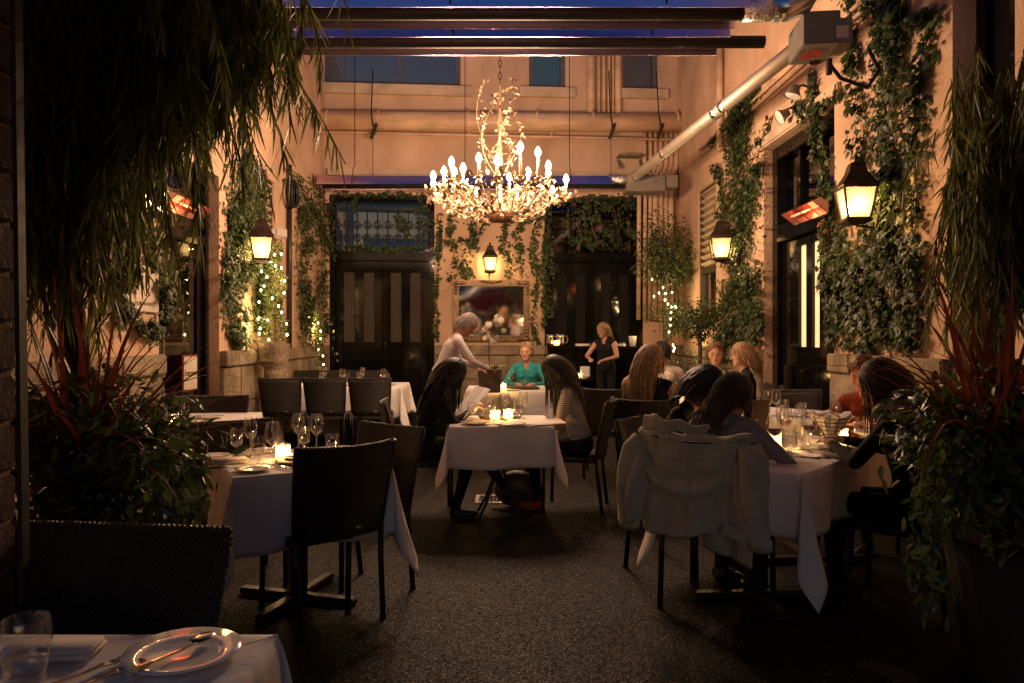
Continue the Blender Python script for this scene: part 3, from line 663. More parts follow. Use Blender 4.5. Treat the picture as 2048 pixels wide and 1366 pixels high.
for k, (x0, w, h, lab) in enumerate(((-17, 15, 13, 'added unseen brick building across the street, blocking low sky left of the gate axis'), (17, 15, 12, 'added unseen brick building across the street, blocking low sky right of the gate axis'))):  # added behind the camera to block low sky; the gap admits the glow
    t = thing('sky_block_building', lab, 'building', (x0, -15, -.12))
    MB().box((0, -2, h/2), (w, 4, h)).build('wall', brick_m, t)
    for i in range(4):
        for j in range(int(h//3.4)):
            wn = MB().box((-w/2+w*(i+.5)/4, .02, 2.0+3.3*j), (1.3, .06, 1.8)).build('window', win_glass, t)
            MB().box((-w/2+w*(i+.5)/4, .05, 1.02+3.3*j), (1.6, .12, .12)).build('sill', stone, wn)
    MB().box((0, .1, h-.2), (w, .3, .4)).build('cornice', stone, t)
# ================================================================ lanterns
def lantern(label, p, rz, s=1.0, watts=10, yaw=0):
    """p: centre of the glass; local -y points into the room"""
    t = thing('wall_lantern', label, 'lantern', p, rz+yaw, 'wall lanterns')
    tw, bw, hh = .13*s, .085*s, .13*s        # half widths top/bottom and half height of the glass
    f = MB(); cs = [(-1, -1), (1, -1), (1, 1), (-1, 1)]
    for a, b in cs: f.tube([(a*tw, b*tw, hh), (a*bw, b*bw, -hh)], .010*s, 6)
    for w, z in ((tw, hh), (bw, -hh)):
        for i in range(4):
            (a, b), (c, d) = cs[i], cs[(i+1) % 4]; f.tube([(a*w, b*w, z), (c*w, d*w, z)], .012*s, 6)
    f.build('cage', bronze, t)
    for i in range(4):
        (a, b), (c, d) = cs[i], cs[(i+1) % 4]; k = .965
        MB().add([(a*bw*k, b*bw*k, -hh), (c*bw*k, d*bw*k, -hh), (c*tw*k, d*tw*k, hh), (a*tw*k, b*tw*k, hh)], [(0, 1, 2, 3)]).build('pane', pane_glass, t)
    r_ = MB(); prof = [(tw*1.22, hh+.008*s), (tw*1.22, hh+.022*s), (tw*.98, hh+.055*s), (tw*.62, hh+.13*s), (tw*.50, hh+.19*s), (tw*.40, hh+.215*s), (.001, hh+.225*s)]
    M4 = Matrix.Rotation(R(45), 4, 'Z') @ Matrix.Diagonal((1.3, 1.3, 1, 1))
    r_.lathe(prof, 4, M4); r_.build('roof', bronze, t)
    MB().lathe([(.001, hh+.29*s), (.018*s, hh+.275*s), (.022*s, hh+.255*s), (.012*s, hh+.235*s), (.03*s, hh+.218*s)], 10).build('finial', bronze, t, smooth=True)
    b = MB(); b.lathe([(bw*1.35, -hh-.004), (bw*1.35, -hh-.02*s), (bw*.8, -hh-.045*s), (.001, -hh-.05*s)], 4, M4); b.build('base', bronze, t)
    MB().tube([(0, .34*s, hh*.2), (0, .30*s, hh+.05*s), (0, .22*s, hh+.02*s), (0, .16*s, -.2*s), (0, .06*s, -hh-.06*s), (0, 0, -hh-.045*s)], .012*s, 6).build('bracket', bronze, t, smooth=True)
    MB().lathe([(.0005, -.05*s), (.020*s, -.035*s), (.028*s, 0), (.018*s, .035*s), (.0005, .06*s)], 12).build('bulb', bulb_m, t, smooth=True)
    lamp(t, (0, 0, .0), watts, (1, .66, .34), .03*s)
    return t
lantern('wall lantern in the left corner beneath the louvred window', left(524, 497, .26), RZL, 1.0, 27, .25)
lantern('wall lantern on the right wall beside the far louvred window', right(1441, 497, .26), RZR, 1.05, 27, -.2)
lantern('large near wall lantern amid thick ivy on the right wall', right(1712, 408, .30), RZR, .98, 27, -.15)
lantern('wall lantern centred above the gilt mirror', bp(978, 531, .26), RZB, .92, 27, 0)
lantern('wall lantern half hidden by leaves above the sign board', left(306, 402, .24), RZL, .8, 22, .1)
# ================================================================ chandelier
YC = 8.3
CZB = H+316*YC/F; CK = YC/6.9
ch = thing('chandelier', 'gilt leaf chandelier with many candle bulbs hanging over the courtyard', 'chandelier', (0, YC, 0))
def cz(py, Y=YC): return H+(HY-py)*Y/F
stem = [(.012, cz(165)), (.018, cz(200)), (.012, cz(230)), (.03, cz(245)), (.014, cz(260)), (.018, cz(300)), (.034, cz(330)), (.02, cz(345)), (.022, cz(395)), (.05, cz(405)), (.03, cz(412))]
MB().lathe(stem, 14).build('stem', gilt, ch, smooth=True)
MB().lathe([(.001, cz(446)), (.12, cz(444)), (.145, cz(430)), (.155, cz(416)), (.13, cz(415))], 20).build('bowl', mat('chandelier_bowl', (.22, .10, .045), .5, .3, noise=.3), ch, smooth=True)
chn = MB()
for k in range(46):
    z = cz(165)+.07*k
    pts = [(.016*math.cos(q)*(1 if k % 2 else 0), .016*math.cos(q)*(0 if k % 2 else 1), z+.045*math.sin(q)) for q in [2*math.pi*i/10 for i in range(11)]]
    chn.tube(pts, .005, 5)
chn.build('chain', bronze, ch)
petal = [(0, 0, 0), (.009, .010, .004), (.012, .026, .008), (.007, .042, .006), (0, .050, .002), (-.007, .042, .006), (-.012, .026, .008), (-.009, .010, .004)]
rnd = random.Random(3)
def add_petals(mb, c, spread, n, smin=.7, smax=1.35):
    for _ in range(n):
        q = Vector((rnd.gauss(0, 1), rnd.gauss(0, 1), rnd.gauss(0, .7)))*spread
        M = Matrix.Translation(Vector(c)+q) @ Matrix.Rotation(rnd.uniform(0, 6.28), 4, 'Z') @ Matrix.Rotation(rnd.uniform(-1.2, 1.2), 4, 'X') @ Matrix.Rotation(rnd.uniform(-.8, .8), 4, 'Y') @ Matrix.Scale(rnd.uniform(smin, smax)*1.3, 4)
        mb.add(petal, [tuple(range(8))], M)
BUL = [(98, 930), (98, 985), (177, 897), (232, 828), (253, 903), (240, 1000), (318, 873), (434, 800), (420, 1045), (569, 812), (659, 938), (720, 1032), (741, 717), (797, 903), (870, 757), (947, 857), (947, 915), (977, 1038), (1078, 955)]
for (u, v) in BUL:
    px, py = 840+u/3.69, 100+v/3.69
    Y = (CZB-H)*F/(HY-py); X0 = (px-VX)*Y/F; dY = Y-YC; lim = math.sqrt(max(.02, (.68*CK)**2-X0**2))
    Y = YC+max(-lim, min(lim, dY)); c = at(px, py, Y)-Vector((0, YC, 0)); r_ = math.hypot(c.x, c.y); dx, dy = c.x/r_, c.y/r_
    zb = c.z-.04; zc = min(zb-.10, cz(385)) if zb < CZB+.14 else zb-.2
    base_z = cz(412)+.02; pts = []
    for k in range(11):
        q = k/10; rr = .05+(r_-.05)*q; zz = base_z-.10*math.sin(math.pi*min(1, q*1.25))*(r_/.6)+(zc-base_z)*q**3
        sw = .05*math.sin(q*5)
        pts.append((dx*rr-dy*sw*(1-q), dy*rr+dx*sw*(1-q), zz))
    arm = MB().tube(pts, .0075, 6).build('arm', gilt, ch, smooth=True)
    MB().lathe([(.012, zc-.012), (.034, zc+.002), (.038, zc+.010), (.014, zc+.004)], 12, Matrix.Translation((c.x, c.y, 0))).build('drip_cup', gilt, arm, smooth=True)
    MB().tube([(c.x, c.y, zc), (c.x, c.y, zb)], .0125, 10).build('candle_sleeve', mat('candle_sleeve', (.42, .27, .13), .6, noise=.1) if 'candle_sleeve' not in MATS else MATS['candle_sleeve'], arm, smooth=True)
    MB().lathe([(.0005, zb+.102), (.013, zb+.092), (.027, zb+.064), (.033, zb+.036), (.024, zb+.010), (.014, zb)], 12, Matrix.Translation((c.x, c.y, 0))).build('bulb', bulb_m, arm, smooth=True)
    lamp(arm, (c.x, c.y, zb+.04), 57.0, WARM, .02)
    lv = MB()
    for q in (3, 5, 6, 7, 8, 9, 10): add_petals(lv, Vector(pts[q]), .035, 5)
    add_petals(lv, (c.x, c.y, zc-.02), .045, 13, .9, 1.5)
    stuff(lv.build('leaf_spray', gilt, arm))
for k in range(5):      # tall wire sprays around the stem
    an = k*1.257+.5; pts = []
    for q in range(12):
        s = q/11; rr = .05+.22*CK*math.sin(s*2.6)*(.7+.3*(k % 2)); zz = cz(350)+s*(.85 if k % 2 else .62)*CK
        pts.append((rr*math.cos(an+s*1.2), rr*math.sin(an+s*1.2), zz))
    sp = MB().tube(pts, .0035, 5).build('wire_spray', gilt, ch)
    lv = MB()
    for p in pts[2:]: add_petals(lv, p, .018, 3, .6, 1.0)
    stuff(lv.build('leaf_spray', gilt, sp))
lv = MB()
for k in range(14): add_petals(lv, (0, 0, cz(180)-k*.055), .04, 4, .6, 1.1)
for k in range(24): add_petals(lv, (.16*CK*math.cos(k), .16*CK*math.sin(k), cz(436)), .05, 3, .8, 1.3)
stuff(lv.build('stem_leaves', gilt, ch))
# ================================================================ mirror over the stone base
pm = bp(982, 622, .07); mw, mh = (bx(1060)-bx(906))/2, (bz(982, 560)-bz(982, 684))/2
t = thing('wall_mirror', 'gilt framed mirror on the back wall under the lantern', 'mirror', pm, RZB)
TM = Matrix.Rotation(R(3.4), 4, 'X')
MB().add([(-mw+.1, 0, -mh+.1), (mw-.1, 0, -mh+.1), (mw-.1, 0, mh-.1), (-mw+.1, 0, mh-.1)], [(0, 1, 2, 3)], TM).build('glass', mirror_m, t)
MB().box((0, .03, 0), (2*mw-.1, .02, 2*mh-.1), M=TM).build('backing', pot_m, t)
for (cx, cz_, sx, sz) in ((0, mh-.06, 2*mw, .10), (0, -mh+.06, 2*mw, .10), (-mw+.06, 0, .10, 2*mh-.222), (mw-.06, 0, .10, 2*mh-.222)):
    m = MB(); m.box((cx, -.015, cz_), (sx, .05, sz), M=TM); m.build('frame_rail', gold, t, bevel=.018)
    n = MB(); hz = sx > sz
    n.box((cx-(0 if hz else math.copysign(.045, cx)), -.045, cz_-(math.copysign(.045, cz_) if hz else 0)), (sx-.2 if hz else .02, .02, .02 if hz else sz+.02), M=TM); n.build('inner_bead', gilt, t, bevel=.006)
orn = MB()
for sx in (-1, 1):
    for sz in (-1, 1):
        for k in range(7): orn.ell((sx*(mw-.06-.03*k*(k % 2)), -.05, sz*(mh-.06-.03*k*((k+1) % 2))), (.035, .018, .03), 8, 6, TM)
for k in range(-3, 4):
    for sz in (-1, 1): orn.ell((k*.05, -.05, sz*(mh-.06)+.01*abs(k)), (.035, .018, .022), 8, 6, TM)
orn.build('carved_ornament', gold, t, smooth=True)
# ================================================================ leaves and plants
IVY = [(0, 0), (.22, -.10), (.50, .05), (.34, .28), (.42, .62), (.17, .58), (0, 1.0), (-.17, .58), (-.42, .62), (-.34, .28), (-.50, .05), (-.22, -.10)]
def leaf_ivy(s, fold=.12):
    return [(x*s, y*s-.2*s, -abs(x)*fold*s*2+(-.12*s if y > .9 else 0)) for x, y in IVY], [(0, 1, 2, 3), (0, 3, 4, 5), (0, 5, 6), (0, 6, 7), (0, 7, 8, 9), (0, 9, 10, 11)]
def leaf_long(l, w, n=4, curl=.25):
    vs = []; fs = []
    for i in range(n+1):
        q = i/n; ww = w*math.sin(math.pi*min(.999, .06+q*.94))**.7*.5; y = l*q; z = -curl*l*q*q
        vs += [(-ww, y, z), (ww, y, z)]
    fs = [(2*i, 2*i+1, 2*i+3, 2*i+2) for i in range(n)]
    return vs, fs
def leaf_oval(l, w, fold=.15):
    return [(0, 0, 0), (w*.5, l*.3, -fold*w), (w*.42, l*.68, -fold*w), (0, l, -.1*l), (-w*.42, l*.68, -fold*w), (-w*.5, l*.3, -fold*w), (0, l*.5, .0)], [(0, 1, 6), (1, 2, 6), (2, 3, 6), (3, 4, 6), (4, 5, 6), (5, 0, 6)]
def frame_rot(normal, down, rnd, jit=.6):
    """matrix whose z is about 'normal' and y (leaf tip) about 'down'"""
    n = (Vector(normal)+Vector((rnd.gauss(0, jit), rnd.gauss(0, jit), rnd.gauss(0, jit)))).normalized()
    d = Vector(down)+Vector((rnd.gauss(0, jit), rnd.gauss(0, jit), rnd.gauss(0, jit)))
    d = d-n*d.dot(n)
    if d.length < 1e-3: d = n.orthogonal()
    d.normalize(); x = d.cross(n)
    return Matrix((x, d, n)).transposed().to_4x4()
def ivy(label, strands, rz, loc, seed, size=(.05, .09), singles=0, m=None, name='ivy_vine', cat='ivy', group='ivy on the walls'):
    """strands: list of (polyline of local (x, z), half width, leaves per metre); local -y is out of the wall"""
    rnd = random.Random(seed); t = thing(name, label, cat, loc, rz, group)
    leaves = []; st = MB()
    for pl, hw, dens in strands:
        pts = [Vector((x, -.015, z)) for x, z in pl]
        L_ = sum((b-a).length for a, b in zip(pts, pts[1:])); nst = max(1, int(hw/.06))
        for k in range(min(5, nst)):
            off = rnd.uniform(-hw, hw)*.7; ps = []
            for a, b in zip(pts, pts[1:]):
                n = max(2, int((b-a).length/.12))
                for i in range(n):
                    q = a+(b-a)*(i/n); ps.append(q+Vector((off+rnd.gauss(0, .02), rnd.uniform(-.02, .01), rnd.gauss(0, .015))))
            ps.append(pts[-1]+Vector((off*.3, 0, 0)))
            st.tube(ps, [.006*(1-.7*i/len(ps)) for i in range(len(ps))], 4)
        cum = [(b-a).length for a, b in zip(pts, pts[1:])]
        clumps = [(rnd.random(), rnd.uniform(-1, 1), rnd.uniform(.03, .13)) for _ in range(max(3, int(L_*5)))]
        for _ in range(int(L_*dens*2.3)):
            if rnd.random() < .55:
                cl = rnd.choice(clumps); s0 = min(1, max(0, cl[0]+rnd.gauss(0, .035))); e = cl[1]*hw+rnd.gauss(0, hw*.22); dd = cl[2]
            else:
                s0 = rnd.random(); e = rnd.gauss(0, .55)*hw; dd = rnd.uniform(.01, .09)
            s = s0*L_
            for (a, b), l in zip(zip(pts, pts[1:]), cum):
                if s <= l: q = a+(b-a)*(s/l); break
                s -= l
            else: q = pts[-1]
            c = q+Vector((e, -dd*rnd.uniform(.4, 1.2), rnd.gauss(0, .03)))
            M = Matrix.Translation(c) @ frame_rot((rnd.gauss(0, .25), -1, .45), (0, -.15, -1), rnd, .42)
            leaves.append((M, rnd.uniform(*size)*.84*rnd.choice((1.12, 1, 1, .85, .6, .45))))
    st.build('stems', stem_m, t)
    protos = [MB().add(*leaf_ivy(1.0, f_)).mesh('leaf', m or ivy_m) for f_ in (.06, .12, .2)]
    lv = MB()
    for i, (M, s) in enumerate(leaves):
        if i < singles:
            o = link('leaf', protos[i % 3], t); o.matrix_local = M @ Matrix.Scale(s, 4)
        else:
            vs, fs = leaf_ivy(s, rnd.uniform(.04, .2)); lv.add(vs, fs, M)
    if lv.v: stuff(lv.build('leaves', m or ivy_m, t))
    return t
def rw(*pp): return [(ry(px), right(px, py).z) for px, py in pp]
def lw(*pp): return [(ly(px), left(px, py).z) for px, py in pp]
def bw(*pp): return [(bx(px), bz(px, py)) for px, py in pp]
LR, LL, LB = (XR, 0, 0), (XL, 0, 0), (0, D0, 0)
ivy('thick near ivy spreading round the large lantern on the right wall', [
    (rw((1800, -60), (1790, 110), (1775, 260), (1770, 400), (1750, 560), (1750, 700)), .25, 400),
    (rw((1870, 40), (1850, 160), (1840, 300), (1835, 420), (1840, 560), (1830, 690)), .14, 170),
    (rw((1700, -20), (1715, 110), (1730, 250), (1728, 340)), .09, 120),
    (rw((1690, 430), (1700, 520), (1690, 640), (1705, 700)), .16, 240),
    (rw((1760, 430), (1800, 520), (1810, 640), (1800, 705)), .22, 240),
    (rw((1740, 20), (1840, 50), (1880, 20)), .12, 140)], RZR, LR, 11, (.055, .10), 300)
ivy('ivy trailing down over the frame of the tall lit door', [
    (rw((1630, 150), (1640, 240), (1655, 320), (1662, 420), (1660, 520), (1670, 620), (1672, 690)), .10, 190),
    (rw((1600, 215), (1640, 215), (1690, 190)), .10, 150), (rw((1600, 200), (1618, 260)), .06, 110)], RZR, LR, 12, (.05, .09))
ivy('dense ivy column beside the far lantern on the right wall', [
    (rw((1500, 170), (1480, 270), (1490, 400), (1485, 520), (1490, 640), (1480, 720)), .62, 760),
    (rw((1545, 235), (1530, 300), (1528, 350)), .07, 90), (rw((1512, 540), (1520, 610), (1512, 690)), .30, 260), (rw((1450, 560), (1455, 640), (1460, 700)), .4, 260),
    (rw((1440, 330), (1450, 420), (1462, 470)), .14, 130), (rw((1430, 290), (1480, 215), (1520, 180)), .12, 110)], RZR, LR, 13, (.05, .085))
ivy('ivy drooping round the lantern in the left corner', [
    (lw((505, 320), (490, 400), (480, 470), (470, 540), (450, 600), (460, 640), (484, 690)), .30, 330),
    (lw((480, 330), (470, 420), (468, 500), (475, 580)), .40, 420), (lw((520, 340), (512, 430), (510, 560), (515, 660)), .26, 260),
    (lw((450, 500), (440, 560), (445, 610)), .10, 90)], RZL, LL, 14, (.05, .085))
ivy('ivy curtain in the back corner beside the black grille door', [
    (lw((590, 350), (605, 430), (600, 520), (608, 620), (612, 700)), .50, 300), (lw((635, 360), (640, 470), (642, 590), (640, 680)), .55, 240)], RZL, LL, 15, (.05, .085))
ivy('ivy framing the cream sign board on the left wall', [
    (lw((290, 420), (300, 500), (325, 560), (330, 640)), .16, 210), (lw((230, 600), (270, 650), (310, 670)), .16, 200), (lw((255, 400), (250, 480), (230, 560), (235, 660)), .18, 160)], RZL, LL, 16, (.05, .095))
ivy('thin ivy strands climbing round the gilt mirror and centre lantern', [
    (bw((880, 430), (878, 520), (872, 610), (874, 680)), .06, 70), (bw((905, 430), (900, 480), (915, 540), (905, 560)), .08, 80),
    (bw((940, 425), (945, 480), (925, 530), (935, 558)), .10, 110), (bw((985, 430), (955, 470), (940, 500)), .07, 70), (bw((1010, 430), (1005, 480), (1020, 530), (1015, 558)), .10, 110),
    (bw((1050, 420), (1030, 470), (1040, 520), (1045, 560)), .08, 90), (bw((1082, 430), (1065, 500), (1075, 560), (1066, 640), (1072, 690)), .08, 90), (bw((1090, 470), (1088, 560), (1086, 660)), .05, 80),
    (bw((870, 470), (895, 490), (925, 480), (960, 500)), .05, 60), (bw((1000, 440), (1040, 445), (1080, 440)), .06, 60), (bw((950, 415), (1000, 430), (1060, 412)), .07, 80)], RZB, LB, 17, (.045, .075))
ivy('ivy fringe hanging over the black grille door', [
    (bw((665, 390), (720, 392), (790, 390), (866, 392)), .05, 60), (bw((715, 388), (712, 420)), .08, 80), (bw((840, 390), (846, 440), (850, 480)), .12, 90),
    (bw((680, 500), (720, 496), (780, 500), (850, 492)), .06, 90), (bw((800, 425), (805, 450), (825, 480)), .14, 60), (bw((662, 400), (664, 470), (668, 520)), .06, 80)], RZB, (KB*.0, D0, 0), 18, (.045, .08))
ivy('dark ivy tangle over the transom of the right black door', [
    (bw((1095, 396), (1150, 400), (1220, 396), (1280, 400)), .10, 120), (bw((1150, 400), (1165, 450), (1180, 500)), .28, 170), (bw((1230, 400), (1240, 450), (1235, 500)), .28, 170), (bw((1094, 410), (1098, 500), (1094, 640)), .08, 70), (bw((1282, 400), (1285, 470)), .1, 110)], RZB, LB, 19, (.045, .08))
ivy('ivy tufts among the conduits in the right corner', [
    (bw((1300, 400), (1320, 430), (1330, 460)), .16, 170), (bw((1370, 360), (1385, 400), (1390, 430)), .2, 150)], RZB, LB, 20, (.045, .08))
# ---------------------------------------------------------------- shrubs and trees
def crown_leaves(rnd, c, rad, n, maker, out=.55, clumps=14, down=(0, 0, -.3), jit=.6):
    res = []; cl = []
    for _ in range(clumps):
        v = Vector((rnd.gauss(0, 1), rnd.gauss(0, 1), rnd.gauss(0, 1))).normalized()*rnd.uniform(.35, .95)
        cl.append((v, rnd.uniform(.14, .34)))
    for _ in range(n):
        v, s = rnd.choice(cl); q = v+Vector((rnd.gauss(0, s), rnd.gauss(0, s), rnd.gauss(0, s)))
        if q.length > 1.2: q = q*(rnd.uniform(.8, 1.15)/q.length)
        p = Vector((c[0]+q.x*rad[0], c[1]+q.y*rad[1], c[2]+q.z*rad[2]))
        nrm = Vector((q.x, q.y, q.z+.5))
        M = Matrix.Translation(p) @ frame_rot(nrm, Vector((q.x, q.y, q.z))*.8+Vector(down), rnd, jit)
        res.append((M, maker(rnd)))
    return res
def put(parent, leaves, m, singles=0, name='leaves'):
    lv = MB()
    for i, (M, (vs, fs)) in enumerate(leaves):
        if i < singles:
            o = link('leaf', MB().add(vs, fs).mesh('leaf', m), parent); o.matrix_local = M
        else: lv.add(vs, fs, M)
    if lv.v: return stuff(lv.build(name, m, parent))
def fairy_lights(label, pts, loc=(0, 0, 0)):
    t = thing('string_light', label, 'string lights', loc)
    MB().tube(pts, .003, 4).build('wire', rubber, t)
    me = MB().ell((0, 0, 0), (.011, .011, .016), 8, 6).mesh('bulb', fairy_m, smooth=True)
    for p in pts: link('bulb', me, t, p)
    k = len(pts)
    for i in range(2, k, max(1, k//5)): lamp(t, Vector(pts[i])+Vector((0, -.06, 0)), 4, (1, .66, .28), .01)
rnd = random.Random(21)
def topiary(label, c, rad, h, n, light_label, nl, seed):
    rnd = random.Random(seed); t = thing('lit_shrub', label, 'shrub', (c[0], c[1], c[2]), 0)
    MB().tube([(0, 0, -.02), (.01, 0, h*.5), (0, .01, h*.9)], [.02, .016, .006], 6).build('stem', bark, t)
    lv = []
    for _ in range(n):
        q = rnd.random(); z = h*q; rr = rad*(1-.45*q)*(.85+.25*math.sin(q*14+seed))*math.sqrt(rnd.uniform(.15, 1)); an = rnd.uniform(0, 6.28)
        p = Vector((rr*math.cos(an), rr*math.sin(an), z+rnd.gauss(0, .03)))
        lv.append((Matrix.Translation(p) @ frame_rot((p.x, p.y, .1), (p.x*2, p.y*2, .5*rad), rnd, .6), leaf_oval(rnd.uniform(.035, .06), rnd.uniform(.014, .024))))
    put(t, lv, box_m)
    pts = []
    for i in range(nl):
        q = (i+.5)/nl; an = -math.pi/2+math.sin(i*1.9)*1.2; rr = rad*(1-.4*q)*1.06
        pts.append(Vector((c[0]+rr*math.cos(an), c[1]+rr*math.sin(an), c[2]+h*q+rnd.gauss(0, .02))))
    fairy_lights(light_label, pts)
c1 = left(548, 690, .28); topiary('slim clipped shrub with tiny lights against the left corner pillar', (c1.x, c1.y, c1.z+.02), .20, 1.25, 1500, 'string of tiny warm lights on the slim corner shrub', 24, 31)
c2 = at(622, 735, 12.6); topiary('rounded clipped shrub with tiny lights at the edge of the grille door', (c2.x, c2.y, c2.z), .25, .9, 1300, 'string of tiny warm lights on the rounded shrub by the grille door', 22, 32)
for lab, c in (('stone pedestal planter under the slim corner shrub', c1), ('stone pedestal planter under the rounded lit shrub', c2)):
    tag(MB().lathe([(.16, 0), (.16, .05), (.12, .1), (.12, c.z-.3), (.17, c.z-.2), (.2, c.z+.02), (.17, c.z+.02), (.15, c.z-.03), (.001, c.z-.03)], 20).build('pedestal_planter', stone, None, smooth=False, loc=(c.x, c.y, 0)), lab, 'planter')
c3 = at(592, 645, 12.2); fairy_lights('loop of tiny warm lights between the two lit shrubs', [at(580+i*4.2+6*math.sin(i*2.1), 610+i*3.2+9*math.cos(i*1.7), 12.3) for i in range(11)])
# fern
def fern(label, c, n, l, seed, m=fern_m):
    rnd = random.Random(seed); t = thing('fern', label, 'fern', c)
    for k in range(n):
        an = rnd.uniform(0, 6.28); el = rnd.uniform(.5, 1.2); ll = l*rnd.uniform(.7, 1.1); pts = []
        for i in range(12):
            q = i/11; pts.append(Vector((math.cos(an)*ll*q*math.cos(el*(1-q*.8)), math.sin(an)*ll*q*math.cos(el*(1-q*.8)), ll*(math.sin(el)*q-.75*q*q))))
        mb = MB().tube(pts, .003, 4)
        for i in range(1, 12):
            w = .075*math.sin(math.pi*min(.97, i/12+.08)); d = (pts[i]-pts[i-1]).normalized(); sd = d.cross(Vector((0, 0, 1))).normalized()
            for s in (-1, 1):
                tip = pts[i]+sd*s*w+d*.02-Vector((0, 0, .012)); mb.add([pts[i]-d*.012, tip, pts[i]+d*.012], [(0, 1, 2)])
        mb.build('frond', m, t)
cf = at(560, 676, 11.6); fern('arching fern below the corner lantern', (cf.x, cf.y, cf.z-.02), 26, .62, 41)
tag(MB().lathe([(.10, 0), (.10, cf.z-.25), (.2, cf.z-.2), (.2, cf.z), (.001, cf.z-.02)], 18).build('fern_stand', stone, None, loc=(cf.x, cf.y, 0)), 'plain stone stand carrying the arching fern', 'planter')
# leafy tree in the right back corner
c = at(1332, 500, 12.55)
t = thing('corner_tree', 'leafy green tree with fairy lights in the right back corner', 'tree', (c.x, c.y, 0))
MB().tube([(.0, 0, .3), (.03, .02, 1.0), (-.02, 0, 1.6), (.02, 0, 2.2), (0, 0, c.z)], [.05, .045, .04, .035, .02], 8).build('trunk', bark, t, smooth=True)
MB().tube([(.10, 0, .3), (-.02, -.03, 1.1), (.10, .0, 1.7), (.12, 0, 2.4)], [.035, .03, .03, .02], 8).build('trunk', bark, t, smooth=True)
rnd = random.Random(51)
lv = crown_leaves(rnd, (0, 0, c.z), (.52, .45, .62), 2600, lambda r: leaf_oval(r.uniform(.06, .11), r.uniform(.018, .03)), clumps=34, down=(0, 0, -.7))
lv += crown_leaves(rnd, (.0, 0, c.z-.95), (.33, .3, .55), 900, lambda r: leaf_oval(r.uniform(.05, .09), r.uniform(.016, .028)), clumps=16, down=(0, 0, -.6))
put(t, lv, bush_m, 0, 'crown')
MB().lathe([(.18, 0), (.24, .38), (.25, .42), (.22, .42), (.2, .36), (.001, .34)], 20).build('pot', terracotta, t)
fairy_lights('string of tiny warm lights wound down the corner tree', [at(x, y, 12.15) for x, y in ((1304, 559), (1318, 586), (1331, 587), (1344, 585), (1308, 593), (1330, 600), (1343, 614), (1350, 613), (1352, 615), (1342, 625), (1341, 638), (1341, 651), (1338, 664), (1346, 690), (1349, 696), (1347, 702), (1326, 575), (1336, 608))])
c = at(1400, 640, 11.0)
t = thing('dark_shrub', 'dark bushy shrub in front of the right corner window', 'shrub', (c.x, c.y, 0))
MB().tube([(0, 0, .35), (0, 0, c.z)], .03, 6).build('stem', bark, t)
put(t, crown_leaves(random.Random(52), (0, 0, c.z), (.36, .36, .30), 1300, lambda r: leaf_oval(r.uniform(.05, .08), r.uniform(.02, .03)), clumps=22), bush_m, 0, 'crown')
put(t, crown_leaves(random.Random(53), (-.1, 0, .85), (.42, .3, .42), 1500, lambda r: leaf_oval(r.uniform(.03, .05), r.uniform(.012, .02)), clumps=40), bush_m, 0, 'lower_foliage')
MB().lathe([(.2, 0), (.27, .40), (.28, .44), (.25, .44), (.23, .38), (.001, .36)], 20).build('pot', terracotta, t)
# ---------------------------------------------------------------- the two entrance planters with weeping trees
def planter(label, c, r_, h):
    t = thing('planter_pot', label, 'planter', (c[0], c[1], 0))
    MB().lathe([(.001, 0), (r_*.72, 0), (r_*.95, h*.8), (r_, h*.93), (r_*1.06, h*.95), (r_*1.06, h), (r_*.93, h), (r_*.9, h*.9)], 28).build('pot', terracotta, t, smooth=False)
    MB().lathe([(.001, h*.93), (r_*.92, h*.9)], 20).build('soil', mat('soil', (.02, .015, .01), .95, noise=.4, bump=1, bscale=40) if 'soil' not in MATS else MATS['soil'], t)
def weeping_tree(label, base, branches, seed, lps, singles, leaf=(.10, .20), th=1.7, tt=2.5, arch=.3):
    """branches: list of (points where hanging twigs start, twig length range)"""
    rnd = random.Random(seed); t = thing('weeping_tree', label, 'tree', base)
    b = Vector(base)
    tr = MB().tube([(0, 0, 0), (.03, .02, .6), (-.02, .0, tt*.48), (.02, .02, tt*.72), (0, 0, tt)], [.055, .05, .045, .04, .025], 10); tr.build('trunk', bark, t, smooth=True)
    lv = []; tw = MB()
    for (e, n, lr, spread) in branches:
        e = Vector(e)-b; s = Vector((0, 0, th+.4*rnd.random()))
        mid = (s+e)/2+Vector((0, 0, arch*.8)); lp = [s, s*.55+mid*.45+Vector((0, 0, .08)), mid, mid*.4+e*.6+Vector((0, 0, .08)), e]
        MB().tube(lp, [.022, .018, .014, .01, .006], 6).build('limb', bark, t, smooth=True)
        for k in range(n):
            q = rnd.uniform(.35, 1); a = s+(e-s)*q+Vector((0, 0, arch*math.sin(math.pi*q)))+Vector((rnd.gauss(0, spread), rnd.gauss(0, spread), rnd.gauss(0, .10)))
            L_ = rnd.uniform(*lr); sway = Vector((rnd.gauss(0, .10), rnd.gauss(0, .10), 0)); pts = []
            for i in range(7):
                f_ = i/6; pts.append(a+sway*f_+Vector((0, 0, -L_*f_+.05*math.sin(f_*3))))
            tw.tube(pts, .0025, 3, cap=False)
            for i in range(int(L_*lps)):
                f_ = rnd.random(); p = a+sway*f_+Vector((0, 0, -L_*f_+.05*math.sin(f_*3)))
                an = rnd.uniform(0, 6.28); o = Vector((math.cos(an), math.sin(an), 0))
                M = Matrix.Translation(p) @ frame_rot(o+Vector((0, 0, .25)), o*.45+Vector((0, 0, -1)), rnd, .22)
                lv.append((M, leaf_long(rnd.uniform(*leaf), rnd.uniform(.006, .0115), 4, rnd.uniform(.0, .22))))
    tw.build('twigs', stem_m, t)
    rnd.shuffle(lv); put(t, lv, tree_m, singles, 'crown')
PL = (-1.72, 3.0)
planter('dark clay planter holding the weeping tree at the left front', PL, .36, .62)
